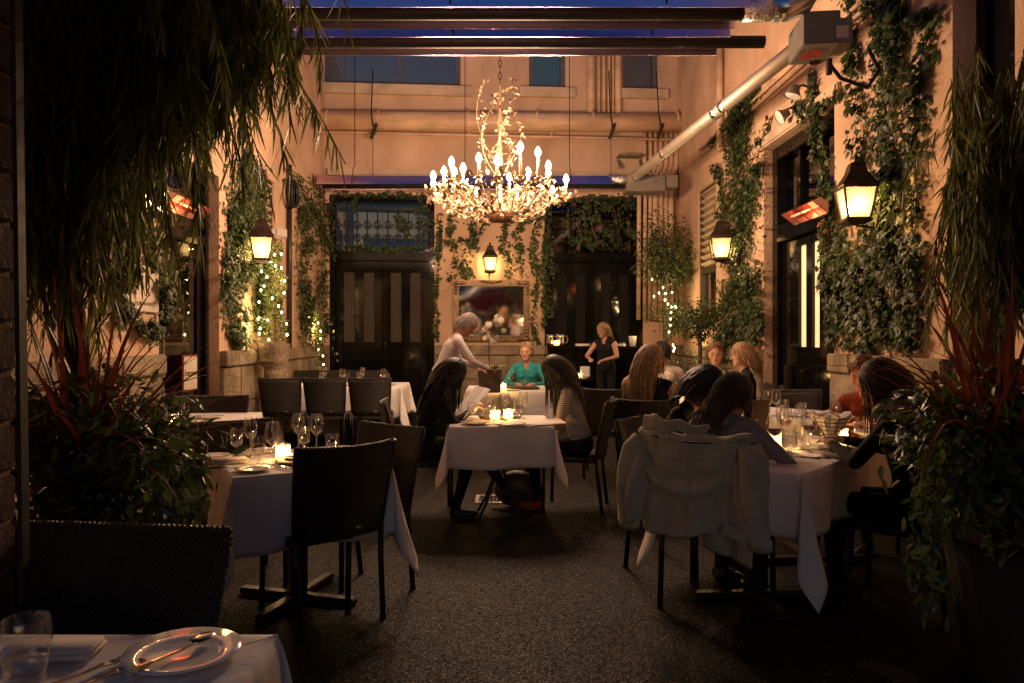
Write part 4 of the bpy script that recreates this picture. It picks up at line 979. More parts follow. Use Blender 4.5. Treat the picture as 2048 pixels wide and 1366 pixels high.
def P3(px, py, Y): return at(px, py, Y)
weeping_tree('large weeping tree with long narrow leaves filling the top left', (PL[0], PL[1], .58), [
    (P3(595, -60, 3.1), 26, (.25, .55), .05), (P3(540, -20, 3.0), 30, (.3, .55), .08), (P3(480, 40, 2.9), 34, (.3, .55), .10), (P3(420, 60, 2.75), 36, (.4, .7), .10),
    (P3(350, 90, 2.7), 40, (.35, .6), .10), (P3(290, 150, 2.9), 40, (.35, .6), .12), (P3(210, 180, 2.75), 42, (.5, .9), .12), (P3(140, 200, 2.7), 42, (.5, .95), .12), (P3(70, 220, 2.8), 42, (.5, .9), .10),
    (P3(250, -80, 2.6), 40, (.4, .8), .14), (P3(430, -100, 2.8), 44, (.4, .8), .14), (P3(100, -60, 2.8), 40, (.4, .8), .14), (P3(330, -40, 3.3), 44, (.5, .9), .16), (P3(60, 330, 2.9), 40, (.35, .75), .10), (P3(130, 340, 3.0), 44, (.35, .72), .12), (P3(200, 330, 3.1), 44, (.35, .6), .10), (P3(60, 430, 2.9), 36, (.25, .5), .09), (P3(130, 440, 3.0), 36, (.25, .5), .10), (P3(190, 420, 3.1), 30, (.25, .45), .08), (P3(440, 150, 2.85), 24, (.25, .5), .06), (P3(170, 40, 3.4), 44, (.5, .9), .16)], 61, 84, 300, (.09, .19))
PR = (2.2, 3.05)
planter('dark clay planter under the weeping tree at the right edge', PR, .36, .62)
weeping_tree('weeping tree with narrow drooping leaves at the right edge', (PR[0], PR[1], .58), [
    (P3(1940, 190, 3.2), 34, (.35, .85), .06), (P3(1985, 210, 3.1), 36, (.4, .9), .08), (P3(2035, 200, 3.1), 36, (.4, .95), .08), (P3(1925, 330, 3.25), 26, (.3, .65), .05), (P3(2080, 150, 3.2), 30, (.5, 1.0), .1), (P3(2000, 260, 3.4), 30, (.4, .8), .1)], 62, 66, 250, (.09, .18), 1.15, 1.75, .08)
def flax(label, c, n, lmax, seed, lean=(0, 0)):
    rnd = random.Random(seed); t = thing('red_flax', label, 'plant', c)
    MB().tube([(0, 0, .01), (0, .01, .56-c[2])], [.03, .045], 8).build('stalk', stem_m, t)
    for k in range(n):
        an = rnd.uniform(0, 6.28); l = lmax*rnd.uniform(.55, 1.05); el = rnd.uniform(.55, 1.5); bend = rnd.uniform(.25, 1.1)*(1.75-el); w = rnd.uniform(.013, .027)
        dx, dy = math.cos(an)+lean[0], math.sin(an)+lean[1]; nn = math.hypot(dx, dy)+1e-6; dx, dy = dx/nn, dy/nn
        vs = []; fs = []; N_ = 9; x = z = 0.; th = el
        for i in range(N_+1):
            q = i/N_; ww = w*(.45+.55*min(1, q*3))*(1-q**2.2)*.5+.0006
            sx, sy = -dy*ww, dx*ww
            vs += [(dx*x-sx, dy*x-sy, z+ww*.35), (dx*x, dy*x, z), (dx*x+sx, dy*x+sy, z+ww*.35)]
            th -= bend*2.2*q/N_*1.5; x += math.cos(th)*l/N_; z += math.sin(th)*l/N_
        for i in range(N_): fs += [(3*i, 3*i+1, 3*i+4, 3*i+3), (3*i+1, 3*i+2, 3*i+5, 3*i+4)]
        o = MB().add(vs, fs).build('blade', flax_m, t); o.location = (rnd.gauss(0, .04), rnd.gauss(0, .04), 0)
flax('red flax with long arching blades in the left front planter', (at(165, 860, 2.75).x, 2.75, .82), 95, .86, 71, (.05, -.05))
flax('red flax with long arching blades in the right edge planter', (at(2005, 800, 2.9).x, 2.9, .90), 90, .88, 72, (-.22, 0))
def bush(label, c, rad, n, seed, m=bush_m, lsize=(.05, .09), extra=None, name='planter_bush'):
    t = thing(name, label, 'bush', (c[0], c[1], .5)); rnd = random.Random(seed)
    for k in range(8):
        an = rnd.uniform(0, 6.28); e = Vector((math.cos(an)*rad[0]*.7, math.sin(an)*rad[1]*.7, c[2]-.5+rnd.uniform(-.3, .5)*rad[2]))
        MB().tube([(0, 0, .0), e*.5+Vector((0, 0, .1)), e], [.012, .008, .004], 5).build('branch', bark, t)
    lv = crown_leaves(rnd, (0, 0, c[2]-.5), rad, n, lambda r: leaf_oval(r.uniform(*lsize), r.uniform(.018, .032)), clumps=46)
    for pl, k in (extra or []):
        pts = [Vector(p)-Vector((c[0], c[1], .5)) for p in pl]
        MB().tube(pts, .004, 4).build('trailing_stem', stem_m, t)
        for _ in range(k):
            q = rnd.random()*(len(pts)-1.001); i = int(q); p = pts[i]+(pts[i+1]-pts[i])*(q-i)+Vector((rnd.gauss(0, .035), rnd.gauss(0, .035), rnd.gauss(0, .03)))
            lv.append((Matrix.Translation(p) @ frame_rot((rnd.gauss(0, .5), -1, .4), (rnd.gauss(0, .8), -.3, -.8), rnd, .4), leaf_oval(rnd.uniform(.045, .075), rnd.uniform(.018, .028))))
    rnd.shuffle(lv); put(t, lv, m, 250, 'foliage')
bush('dark glossy bush spilling over the left front planter', (at(190, 900, 2.85).x, 2.85, at(190, 900, 2.85).z), (.43, .36, .26), 2900, 81, extra=[([at(330, 900, 2.7), at(370, 960, 2.65), at(385, 1020, 2.62)], 60), ([at(280, 900, 2.6), at(330, 990, 2.5), at(350, 1040, 2.5)], 60)])
bush('dark trailing bush spilling down from the right edge planter', (at(1985, 900, 2.95).x, 2.95, at(1985, 900, 2.95).z), (.36, .34, .34), 3000, 82, extra=[
    ([at(1900, 840, 2.85), at(1870, 960, 2.8), at(1850, 1060, 2.78), at(1840, 1170, 2.75)], 120), ([at(1940, 830, 2.8), at(1890, 900, 2.75), at(1870, 1000, 2.72), at(1862, 1110, 2.7), at(1870, 1210, 2.7)], 120), ([at(1910, 830, 2.85), at(1895, 920, 2.8), at(1905, 1010, 2.78)], 70)])
def spiky(label, c, n, l, seed):
    rnd = random.Random(seed); t = thing('spiky_plant', label, 'plant', c)
    MB().tube([(0, 0, .01), (0, .02, .6-c[2])], .01, 5).build('stem', stem_m, t)
    for k in range(n):
        an = rnd.uniform(0, 6.28); el = rnd.uniform(.5, 1.4); vs, fs = leaf_long(l*rnd.uniform(.6, 1), .012, 4, .15)
        M = Matrix.Rotation(an, 4, 'Z') @ Matrix.Rotation(el, 4, 'X'); MB().add(vs, fs, M).build('blade', bush_m, t)
spiky('small spiky plant beside the candle in the left planter', at(312, 880, 2.75), 34, .17, 91)
spiky('small pale spiky plant in the right edge planter', at(1885, 830, 2.85), 34, .16, 92)
# ================================================================ chairs
def make_chair():
    t = thing('wicker_chair', '', 'chair', group='wicker dining chairs')
    # backrest: curved woven panel
    def bp_(u, v, d):       # u -1..1, v 0..1
        w = .225+.03*v; z = .43+.45*v-.012*(1-u*u)*v; y = -.205-.085*v**1.3-.045*(1-u*u)+d
        return (u*w, y, z)
    n, m = 12, 9; vs = []
    for d in (-.013, .013):
        for j in range(m+1):
            for i in range(n+1): vs.append(bp_(-1+2*i/n, j/m, d))
    k = (n+1)*(m+1); fs = []
    for j in range(m):
        for i in range(n):
            a = j*(n+1)+i; fs += [(a, a+n+1, a+n+2, a+1), (k+a, k+a+1, k+a+n+2, k+a+n+1)]
    fs += [(i, i+1, k+i+1, k+i) for i in range(n)]+[(m*(n+1)+i, k+m*(n+1)+i, k+m*(n+1)+i+1, m*(n+1)+i+1) for i in range(n)]
    fs += [(j*(n+1), k+j*(n+1), k+(j+1)*(n+1), (j+1)*(n+1)) for j in range(m)]+[(j*(n+1)+n, (j+1)*(n+1)+n, k+(j+1)*(n+1)+n, k+j*(n+1)+n) for j in range(m)]
    MB().add(vs, fs).build('backrest', wicker, t, smooth=True)
    # braided edge
    e = []
    edge = [bp_(-1, j/8, 0) for j in range(9)]+[bp_(-1+2*i/14, 1, 0) for i in range(1, 14)]+[bp_(1, 1-j/8, 0) for j in range(9)]
    br = MB(); L_ = 0
    br.tube(edge, .015, 8); br.build('braided_edge', wicker, t, smooth=True)
    tw = MB()
    fine = []
    for a, b in zip(edge, edge[1:]):
        a, b = Vector(a), Vector(b); q = max(1, int((b-a).length/.012))
        fine += [a+(b-a)*(i/q) for i in range(q)]
    for i in range(0, len(fine)-1):
        d = (fine[i+1]-fine[i]).normalized(); tw.ell(fine[i], (.0055, .0175, .0175), 6, 4, None) if abs(d.x) > .7 else tw.ell(fine[i], (.0175, .0175, .0055), 6, 4, None)
    tw.build('braid_strands', wicker, t, smooth=True)
    # seat
    s = MB(); n = 8; vs = []
    def sp(u, v, top):
        w = .235-.012*(v if v > 0 else 0); z = .445-.012*(1-u*u)-.03*max(0, v-.75)**1.2*4 if top else .405
        return (u*w, .02+v*.215, z)
    for top in (1, 0):
        for j in range(n+1):
            for i in range(n+1): vs.append(sp(-1+2*i/n, -1+2*j/n, top))
    k = (n+1)**2; fs = []
    for j in range(n):
        for i in range(n):
            a = j*(n+1)+i; fs += [(a, a+1, a+n+2, a+n+1), (k+a, k+a+n+1, k+a+n+2, k+a+1)]
    for i in range(n):
        for a, b in ((i, i+1), (n*(n+1)+i+1, n*(n+1)+i), ((i+1)*(n+1), i*(n+1)), (i*(n+1)+n, (i+1)*(n+1)+n)): fs.append((b, a, k+a, k+b))
    s.add(vs, fs).build('seat', wicker, t, smooth=True)
    for sx in (-1, 1):
        MB().tube([(sx*.215, -.25, .012), (sx*.222, -.215, .3), (sx*.228, -.205, .47)], .0145, 10).build('leg', dark_metal, t, smooth=True)
        MB().tube([(sx*.222, .215, .012), (sx*.218, .205, .41)], .0145, 10).build('leg', dark_metal, t, smooth=True)
    f = MB()
    for sx in (-1, 1):
        for y in (-.25, .215): f.tube([(sx*(.215 if y < 0 else .222), y, 0), (sx*(.215 if y < 0 else .222), y, .02)], .017, 10)
    f.build('foot_caps', rubber, t)
    MB().ell((.07, -.262, .47), (.022, .004, .010), 10, 6).build('maker_tag', steel, t)
    return t
chair0 = make_chair(); used_c = []
CG = 'wicker dining chairs'
def face(fx, fy): return math.atan2(-fx, fy)
def chair(label, x, y, fx, fy):
    o = place(chair0, used_c, (x, y, 0), face(fx, fy), label, CG); o.scale = (1, 1, 1); return o
chair('dark wicker chair whose back fills the bottom left corner', -1.03, 2.25, .05, -1) if False else None
def chair_back(label, bxx, byy, fx, fy):
    """chair placed by the centre of the top of its backrest"""
    l = math.hypot(fx, fy); fx, fy = fx/l, fy/l
    return chair(label, bxx+fx*.33, byy+fy*.33, fx, fy)
wide = chair_back('dark wicker chair in the bottom left corner, its back to the planter', -1.02, 2.06, -.12, -1); wide.scale = (1.2, 1, 1)
chair_back('near dark wicker chair with its back turned to us at the empty set table', -.70, 3.53, -.62, .78)
chair_back('woven chair turned half away on the aisle side of the empty set table', -.60, 4.34, -.62, -.78)
chair_back('woven chair on the far side of the empty set table near the planter', -1.66, 4.55, .5, -.87)
chair_back('woven chair beside the entrance notice behind the small left table', -2.42, 6.45, .1, -1)
for i, px in enumerate((557, 647, 738)):
    c = at(px, 757, 9.10); chair_back(('wicker chair nearest the stone wall', 'middle wicker chair', 'aisle end wicker chair')[i]+' in the row before the long back table', c.x, 9.10, 0, 1)
for i, px in enumerate((600, 668, 740)):
    c = at(px, 740, 11.1); chair_back(('corner', 'centre', 'door side')[i]+' chair behind the long back table facing us', c.x, 11.1, 0, -1)
chair_back('wicker chair holding the dark haired woman who reads a menu', -.93, 5.85, 1, .12)
chair_back('wicker chair holding the woman in the striped shirt', .92, 6.02, -.95, .22)
chair_back('chair of the guest in the teal jacket at the orchid table', .36, 10.5, 0, -1)
chair_back('empty chair behind the striped shirt woman with its back to her', 1.02, 7.25, .2, 1)
chair_back('dark chair of the long haired blonde woman', 1.16, 6.0, .25, 1)
chair_back('dark chair of the short haired guest in black', 0.84, 4.74, .75, -.66)
chair_back('wicker chair draped with a grey green jacket', .95, 3.66, .58, .81)
chair_back('woven chair against the tall lit door behind the empty right table', 2.80, 7.2, -.2, -1)
chair_back('chair of the guest in the white shirt at the far right', 1.85, 8.35, .1, 1)
chair_back('chair of the guest in the patterned shirt', 2.55, 8.95, -.2, -1)
chair_back('chair of the bob haired guest in black', 2.92, 7.9, -1, .0)
chair_back('chair of the guest half hidden by the right planter', 2.34, 3.70, -.75, .66)
chair_back('chair of the guest in red behind the bread basket', 2.78, 5.35, -.7, -.7)
# ================================================================ tables
def table(label, cx, cy, hx, hy, rz, drop, cloth_label, seed, base='pedestal', corner=1.0, h=.74):
    t = thing('dining_table', label, 'table', (cx, cy, 0), rz, 'dining tables')
    MB().box((0, 0, h-.016), (2*hx-.02, 2*hy-.02, .03)).build('tabletop', pot_m, t)
    nb = 1 if hx < .6 else 2
    for k in range(nb):
        ox = 0 if nb == 1 else (-.5+k)*hx*1.1
        if base == 'pedestal':
            MB().box((ox, 0, (h-.03)/2+.02), (.09, .09, h-.075)).build('column', dark_metal, t, bevel=.004)
            for a in range(4):
                q = a*math.pi/2+math.pi/4
                m = MB(); m.box((ox+math.cos(q)*.17, math.sin(q)*.17, .022), (.34, .06, .035), rz=q); m.build('foot', dark_metal, t, bevel=.006)
        else:
            for a in range(4):
                q = a*math.pi/2+math.pi/4; c_, s_ = math.cos(q), math.sin(q)
                MB().tube([(ox+c_*.20, s_*.20, h-.03), (ox+c_*.05, s_*.05, .5), (ox+c_*.04, s_*.04, .35), (ox+c_*.16, s_*.16, .12), (ox+c_*.24, s_*.24, .01)], .011, 8).build('leg', iron, t, smooth=True)
    c = cloth(hx, hy, drop, seed, corner).build('tablecloth', linen, None, smooth=True); c.location = (cx, cy, h+.002); c.rotation_euler.z = rz
    tag(c, cloth_label, 'tablecloth', 'white tablecloths')
    sol = c.modifiers.new('thick', 'SOLIDIFY'); sol.thickness = .0015; sol.offset = 1
    return t
def cloth(hx, hy, d, seed, corner=1.0):
    rnd = random.Random(seed); ring = []   # (base x, y, out x, y, L, lateral fn)
    cs = [(hx, -hy), (hx, hy), (-hx, hy), (-hx, -hy)]; nrm = [(1, 0), (0, 1), (-1, 0), (0, -1)]
    ph = [rnd.uniform(0, 6.28) for _ in range(8)]; NS, NC = 22, 20
    for k in range(4):
        a, b = cs[k], cs[(k+1) % 4]; n = nrm[k]; ln = math.hypot(b[0]-a[0], b[1]-a[1])
        for i in range(NS):
            q = i/NS; win = math.sin(math.pi*q)
            wave = (.026*math.sin(q*ln*9+ph[k])+.014*math.sin(q*ln*17+ph[k+4]))*min(1, win*1.5)
            ring.append((a[0]+(b[0]-a[0])*q, a[1]+(b[1]-a[1])*q, n, d*(1+.02*math.sin(q*5+ph[k])), wave, None))
        n2 = nrm[(k+1) % 4]; dg = Vector((n[0]+n2[0], n[1]+n2[1])).normalized(); tg = Vector((n2[0]-n[0], n2[1]-n[1])).normalized()
        for i in range(NC):
            th = (math.pi/2)*i/NC; L_ = d/max(math.cos(th), math.sin(th)); L_ *= 1+(corner-1)*min(1, math.sin(2*th)*1.5)
            ring.append((b[0], b[1], (dg.x, dg.y), L_, (.24*math.sin(2*th), -.30*math.sin(2*th)*math.cos(2*th)), (tg.x, tg.y)))
    N = len(ring); vs = []; fs = []; rows = []
    for s in (.0, .5, .8, .95):
        for (x, y, n, L_, w, tg) in ring: vs.append((x*s+(0 if s else 0), y*s, .0015*math.sin(x*s*13+y*s*9+seed) if s else 0))
        rows.append(len(vs)-N)
    M_ = 11
    for j in range(M_+1):
        q = j/M_
        for (x, y, n, L_, w, tg) in ring:
            r_ = L_*q; rd = .010*min(1, q*8)
            if tg is None:
                o = rd+.012*math.sin(q*2.2)+w*q**1.3; vs.append((x+n[0]*o, y+n[1]*o, -r_*.99-.004*min(1, q*8)))
            else:
                o = rd*1.2+r_*w[0]*(.6+.4*q); la = r_*w[1]; vs.append((x+n[0]*o+tg[0]*la, y+n[1]*o+tg[1]*la, -r_*.975-.004*min(1, q*8)))
        rows.append(len(vs)-N)
    for a, b in zip(rows, rows[1:]):
        for i in range(N): fs.append((a+i, a+(i+1) % N, b+(i+1) % N, b+i))
    mb = MB().add(vs, fs); return mb
TB = {}
def tbl(key, phrase, *a, **k): TB[key] = (phrase, a, k)
ROT2 = math.atan2(.37, .69)
table('square table at the left front laid for guests but empty', -1.075, 3.98, .385, .385, ROT2, .36, 'white cloth on the empty laid table behind the near wicker chair', 1, corner=1.12)
table('table cut off by the bottom left corner of the picture', -.90, 1.24, .41, .41, .0, .3, 'white cloth in the bottom left corner under the glazed plate', 2)
table('small table beside the entrance door behind the left planter', -2.42, 6.05, .40, .36, .06, .3, 'white cloth on the small table by the entrance notice', 3)
table('long table in the back left corner behind three chairs', -2.12, 10.1, .84, .45, .0, .42, 'white cloth on the long table in the back left corner', 4)
table('centre table between the menu reader and the striped shirt woman', 0.0, 5.79, .38, .38, .03, .30, 'white cloth on the centre table above the floor grate', 5, base='iron', corner=1.05)
table('table with the white orchid in front of the mirror', .09, 9.45, .50, .42, .0, .38, 'white cloth under the white orchid', 6)
E1 = Vector((.66, .75)); c7 = Vector((1.42, 3.52))+E1*.75+Vector((-.75, .66))*.36
table('long busy table at the right front with wine and bread', c7.x, c7.y, .75, .36, math.atan2(.75, .66), .30, 'white cloth on the busy right front table with a long hanging corner', 7, corner=1.42)
table('laid empty table between the busy right table and the tall lit door', 2.42, 6.35, .42, .42, .75, .3, 'white cloth on the laid table before the tall lit door', 8)
table('far right table shared by the blonde woman and her friends', 2.08, 7.75, .45, .45, .1, .32, 'white cloth on the far right table of friends', 9)
# ================================================================ tableware
TH = .745
PH = {1: 'bottom left table', 2: 'empty set table left of the aisle', 3: 'small table by the entrance', 4: 'long back left table', 5: 'centre table', 6: 'orchid table', 7: 'busy right front table', 8: 'laid table before the lit door', 9: 'far right table of friends', 10: 'dark sideboard'}
def proto_wine():
    t = thing('wine_glass', '', 'wine glass')
    MB().lathe([(.001, .002), (.034, .002), (.033, .005), (.012, .010), (.0045, .020), (.004, .085), (.008, .096), (.028, .112), (.038, .135), (.0395, .155), (.036, .185), (.0305, .212)], 20).build('glass', glass_m, t, smooth=True)
    MB().lathe([(.0300, .212), (.0312, .2135), (.0318, .212)], 20).build('rim', glass_m, t, smooth=True); return t
def proto_goblet():
    t = thing('water_goblet', '', 'goblet')
    MB().lathe([(.001, .002), (.034, .003), (.032, .006), (.010, .012), (.0075, .020), (.010, .034), (.0075, .05), (.012, .058), (.030, .068), (.0365, .09), (.035, .125), (.031, .155)], 20).build('glass', glass_m, t, smooth=True)
    MB().lathe([(.001, .066), (.0285, .070), (.0345, .09), (.0335, .115), (.001, .115)], 16).build('water', water_m, t, smooth=True); return t
def proto_tumbler():
    t = thing('tumbler', '', 'tumbler')
    MB().lathe([(.001, .004), (.026, .004), (.0275, .0), (.030, .03), (.034, .06), (.033, .095), (.031, .10)], 20).build('glass', glass_m, t, smooth=True)
    MB().lathe([(.001, .010), (.027, .011), (.031, .045), (.001, .046)], 16).build('water', water_m, t, smooth=True); return t
def proto_red():
    t = proto_wine(); t.name = 'red_wine_glass'
    MB().lathe([(.001, .100), (.008, .102), (.0265, .115), (.0365, .137), (.001, .138)], 18).build('wine', wine_m, t, smooth=True); return t
def proto_candle():
    t = thing('candle_holder', '', 'candle')
    prof = [(.001, .004), (.035, .004)]
    for k in range(15): prof.append((.037+.0012*(k % 2), .006+k*.0055))
    prof.append((.036, .085)); MB().lathe(prof, 22).build('glass', cand_glass, t, smooth=True)
    MB().lathe([(.001, .028), (.024, .028), (.025, .026), (.025, .008), (.001, .008)], 16).build('wax', wax, t, smooth=True)
    MB().lathe([(.0005, .031), (.0045, .037), (.006, .046), (.0038, .058), (.0005, .070)], 10).build('flame', flame_m, t, smooth=True)
    lamp(t, (0, 0, .052), 3.0, (1, .56, .20), .008); return t
def proto_plate(r_=.115):
    t = thing('dinner_plate', '', 'plate')
    MB().lathe([(.001, .003), (r_*.55, .003), (r_*.6, .0), (r_*.66, .004), (r_, .016), (r_*.99, .0185), (r_*.66, .0085), (r_*.6, .006), (.001, .006)], 40).build('china', china, t, smooth=True); return t
def proto_napkin():
    t = thing('folded_napkin', '', 'napkin')
    m = MB(); m.box((0, 0, .006), (.22, .11, .010)); m.box((.004, -.002, .0175), (.205, .10, .010)); m.build('cloth', napkin_m, t, bevel=.005, seg=3, smooth=True); return t
def proto_fork():
    t = thing('fork', '', 'fork')
    m = MB(); m.tube([(0, -.10, .006), (0, -.06, .007), (0, 0, .006), (0, .04, .009)], [.006, .0045, .003, .0035], 6, sx=1)
    m.add([(-.008, .035, .008), (.008, .035, .008), (.011, .055, .005), (-.011, .055, .005), (-.008, .035, .010), (.008, .035, .010), (.011, .055, .007), (-.011, .055, .007)], [(0, 1, 2, 3), (7, 6, 5, 4), (0, 4, 5, 1), (1, 5, 6, 2), (2, 6, 7, 3), (3, 7, 4, 0)])
    m.build('handle', steel, t)
    n = MB()
    for x in (-.009, -.003, .003, .009): n.tube([(x, .054, .006), (x, .075, .006), (x*.9, .098, .011)], .0014, 5)
    n.build('tines', steel, t); return t
def proto_knife():
    t = thing('table_knife', '', 'knife')
    MB().tube([(0, -.11, .007), (0, -.05, .008), (0, .0, .006)], [.0065, .0055, .004], 6).build('handle', steel, t)
    MB().add([(-.007, 0, .003), (.006, 0, .003), (.008, .07, .003), (.002, .11, .003), (-.007, .10, .003), (-.007, 0, .0055), (.006, 0, .0055), (.008, .07, .0055), (.002, .11, .0055), (-.007, .10, .0055)], [(4, 3, 2, 1, 0), (5, 6, 7, 8, 9), (0, 1, 6, 5), (1, 2, 7, 6), (2, 3, 8, 7), (3, 4, 9, 8), (4, 0, 5, 9)]).build('blade', steel, t); return t
def proto_spoon():
    t = thing('spoon', '', 'spoon')
    MB().tube([(0, -.10, .008), (0, -.085, .007), (0, -.05, .006), (0, .02, .004), (0, .05, .007)], [.010, .008, .0045, .003, .004], 6, sx=1).build('handle', steel, t)
    MB().ell((0, .078, .008), (.021, .033, .006), 14, 8).build('bowl', steel, t, smooth=True); return t
PROTO = {}
MK = {'wine': (proto_wine, 'empty wine glass', 'wine glasses'), 'goblet': (proto_goblet, 'water goblet', 'water goblets'), 'tumbler': (proto_tumbler, 'short tumbler', 'tumblers'), 'red': (proto_red, 'glass of red wine', 'red wine glasses'),
      'candle': (proto_candle, 'lit candle in ribbed glass', 'table candles'), 'plate': (proto_plate, 'white plate', 'plates'), 'napkin': (proto_napkin, 'folded white napkin', 'napkins'), 'fork': (proto_fork, 'steel fork', 'forks'), 'knife': (proto_knife, 'steel knife', 'knives'), 'spoon': (proto_spoon, 'steel spoon', 'spoons')}
def setting(tk, items):
    """items: (kind, px, py or world xy, rz, z offset); labels count from the left"""
    kinds = {}
    for it in items: kinds.setdefault(it[0], []).append(it)
    for kind, its in kinds.items():
        its.sort(key=lambda i: i[1])
        for n, it in enumerate(its):
            fn, nm, gr = MK[kind]
            if it[3] == 'w': p = Vector((it[1], it[2], TH))
            else: p = on_z(it[1], it[2], TH)
            p.z = TH+(it[5] if len(it) > 5 else 0)
            if kind not in PROTO: PROTO[kind] = (fn(), [])
            pr, us = PROTO[kind]
            lab = ((ORD[n]+' '+nm+' from the left on the ') if len(its) > 1 else ('only '+nm+' on the '))+PH[tk]
            o = place(pr, us, p, it[4], lab, gr)
            if len(it) > 6: o.scale = (it[6],)*3
            else: o.scale = (1, 1, 1)
P = 'p'
setting(2, [('goblet', 473, 914, P, 0, 0, 1.0), ('wine', 501, 914, P, 0), ('wine', 545, 928, P, 0), ('goblet', 517, 934, P, 0, .008, .95), ('wine', 597, 902, P, 0), ('goblet', 608, 908, P, 0, 0, .95), ('wine', 633, 904, P, 0), ('tumbler', 665, 908, P, 0, 0, 1.1),
            ('candle', 566, 921, P, 0), ('plate', 508, 941, P, 0, 0, .8), ('plate', 596, 925, P, 0, 0, 1.0), ('plate', 425, 917, P, 0, 0, .9), ('napkin', 452, 926, P, .5), ('napkin', 508, 907, P, .9), ('napkin', 600, 921, P, -.4, .012), ('fork', 548, 934, P, .9), ('fork', 560, 936, P, .95), ('knife', 455, 937, P, -1.2)])
def t1(x, y): return (x, y)
setting(1, [('plate', -.645, 1.525, 'w', 0), ('spoon', -.655, 1.50, 'w', -.42, .014), ('fork', -.80, 1.44, 'w', -.55), ('fork', -.76, 1.41, 'w', -.55), ('napkin', -.925, 1.54, 'w', .1, 0, .9), ('tumbler', -.885, 1.40, 'w', 0, 0, 1.28)])
setting(3, [('candle', 338, 852, P, 0), ('wine', 359, 852, P, 0), ('goblet', 370, 853, P, 0), ('plate', 417, 836, P, 0, 0, 1.0), ('fork', 392, 842, P, .4), ('goblet', 296, 850, P, 0), ('wine', 286, 846, P, 0)])
def w4(px, Y): return (px-VX)*Y/F
setting(4, [('wine', w4(572, 10.3), 10.3, 'w', 0), ('wine', w4(650, 10.4), 10.4, 'w', 0), ('wine', w4(685, 9.95), 9.95, 'w', 0), ('wine', w4(725, 10.35), 10.35, 'w', 0), ('wine', w4(766, 9.95), 9.95, 'w', 0), ('goblet', w4(643, 10.2), 10.2, 'w', 0), ('goblet', w4(694, 10.0), 10.0, 'w', 0), ('goblet', w4(718, 10.2), 10.2, 'w', 0), ('goblet', w4(774, 10.0), 10.0, 'w', 0), ('goblet', w4(564, 10.25), 10.25, 'w', 0),
            ('candle', w4(613, 10.1), 10.1, 'w', 0), ('candle', w4(736, 10.0), 10.0, 'w', 0), ('plate', w4(700, 9.85), 9.85, 'w', 0), ('plate', w4(777, 9.9), 9.9, 'w', 0), ('plate', w4(633, 9.85), 9.85, 'w', 0), ('napkin', w4(560, 9.85), 9.85, 'w', .2), ('napkin', w4(655, 9.9), 9.9, 'w', -.2)])
setting(5, [('wine', 1010, 836, P, 0), ('wine', 1046, 838, P, 0), ('goblet', 944, 844, P, 0), ('goblet', 978, 836, P, 0), ('goblet', 1036, 843, P, 0), ('tumbler', 970, 834, P, 0), ('wine', 982, 848, P, 0), ('candle', 990, 842, P, 0), ('candle', 1016, 840, P, 0), ('plate', 952, 848, P, 0), ('plate', 1024, 851, P, 0, 0, .9), ('fork', 966, 850, P, .3), ('knife', 1052, 848, P, -.3)])
setting(6, [('candle', 1006, 781, P, 0), ('wine', 958, 776, P, 0), ('wine', 1022, 776, P, 0), ('tumbler', 1047, 776, P, 0), ('goblet', 969, 777, P, 0), ('plate', 1027, 782, P, 0, 0, .9)])
setting(7, [('candle', 1549, 894, P, 0), ('candle', 1683, 884, P, 0), ('red', 1549, 911, P, 0, 0, 1.05), ('red', 1617, 903, P, 0, 0, 1.05), ('goblet', 1579, 924, P, 0, 0, 1.12), ('goblet', 1503, 897, P, 0, 0, 1.12), ('goblet', 1632, 901, P, 0), ('goblet', 1722, 890, P, 0, 0, 1.1), ('wine', 1740, 884, P, 0), ('wine', 1565, 880, P, 0), ('wine', 1601, 876, P, 0), ('red', 1572, 886, P, 0), ('tumbler', 1602, 882, P, 0), ('wine', 1672, 868, P, 0), 
            ('plate', 1535, 912, P, 0), ('plate', 1668, 901, P, 0, 0, 1.0), ('plate', 1733, 893, P, 0, 0, .85), ('plate', 1625, 898, P, 0, 0, .85), ('fork', 1601, 917, P, 1.0), ('fork', 1620, 917, P, 1.2), ('napkin', 1528, 906, P, .6, .01)])
setting(8, [('candle', 1510, 842, P, 0), ('wine', 1492, 838, P, 0), ('wine', 1535, 836, P, 0), ('wine', 1552, 833, P, 0), ('goblet', 1568, 838, P, 0), ('tumbler', 1605, 829, P, 0), ('plate', 1590, 832, P, 0), ('plate', 1622, 826, P, 0), ('napkin', 1645, 830, P, .3), ('goblet', 1480, 840, P, 0), ('goblet', 1531, 846, P, 0)])
setting(9, [('candle', 1374, 790, P, 0), ('candle', 1387, 796, P, 0), ('wine', 1392, 792, P, 0), ('wine', 1398, 788, P, 0), ('goblet', 1410, 796, P, 0), ('plate', 1425, 793, P, 0), ('tumbler', 1326, 790, P, 0)])
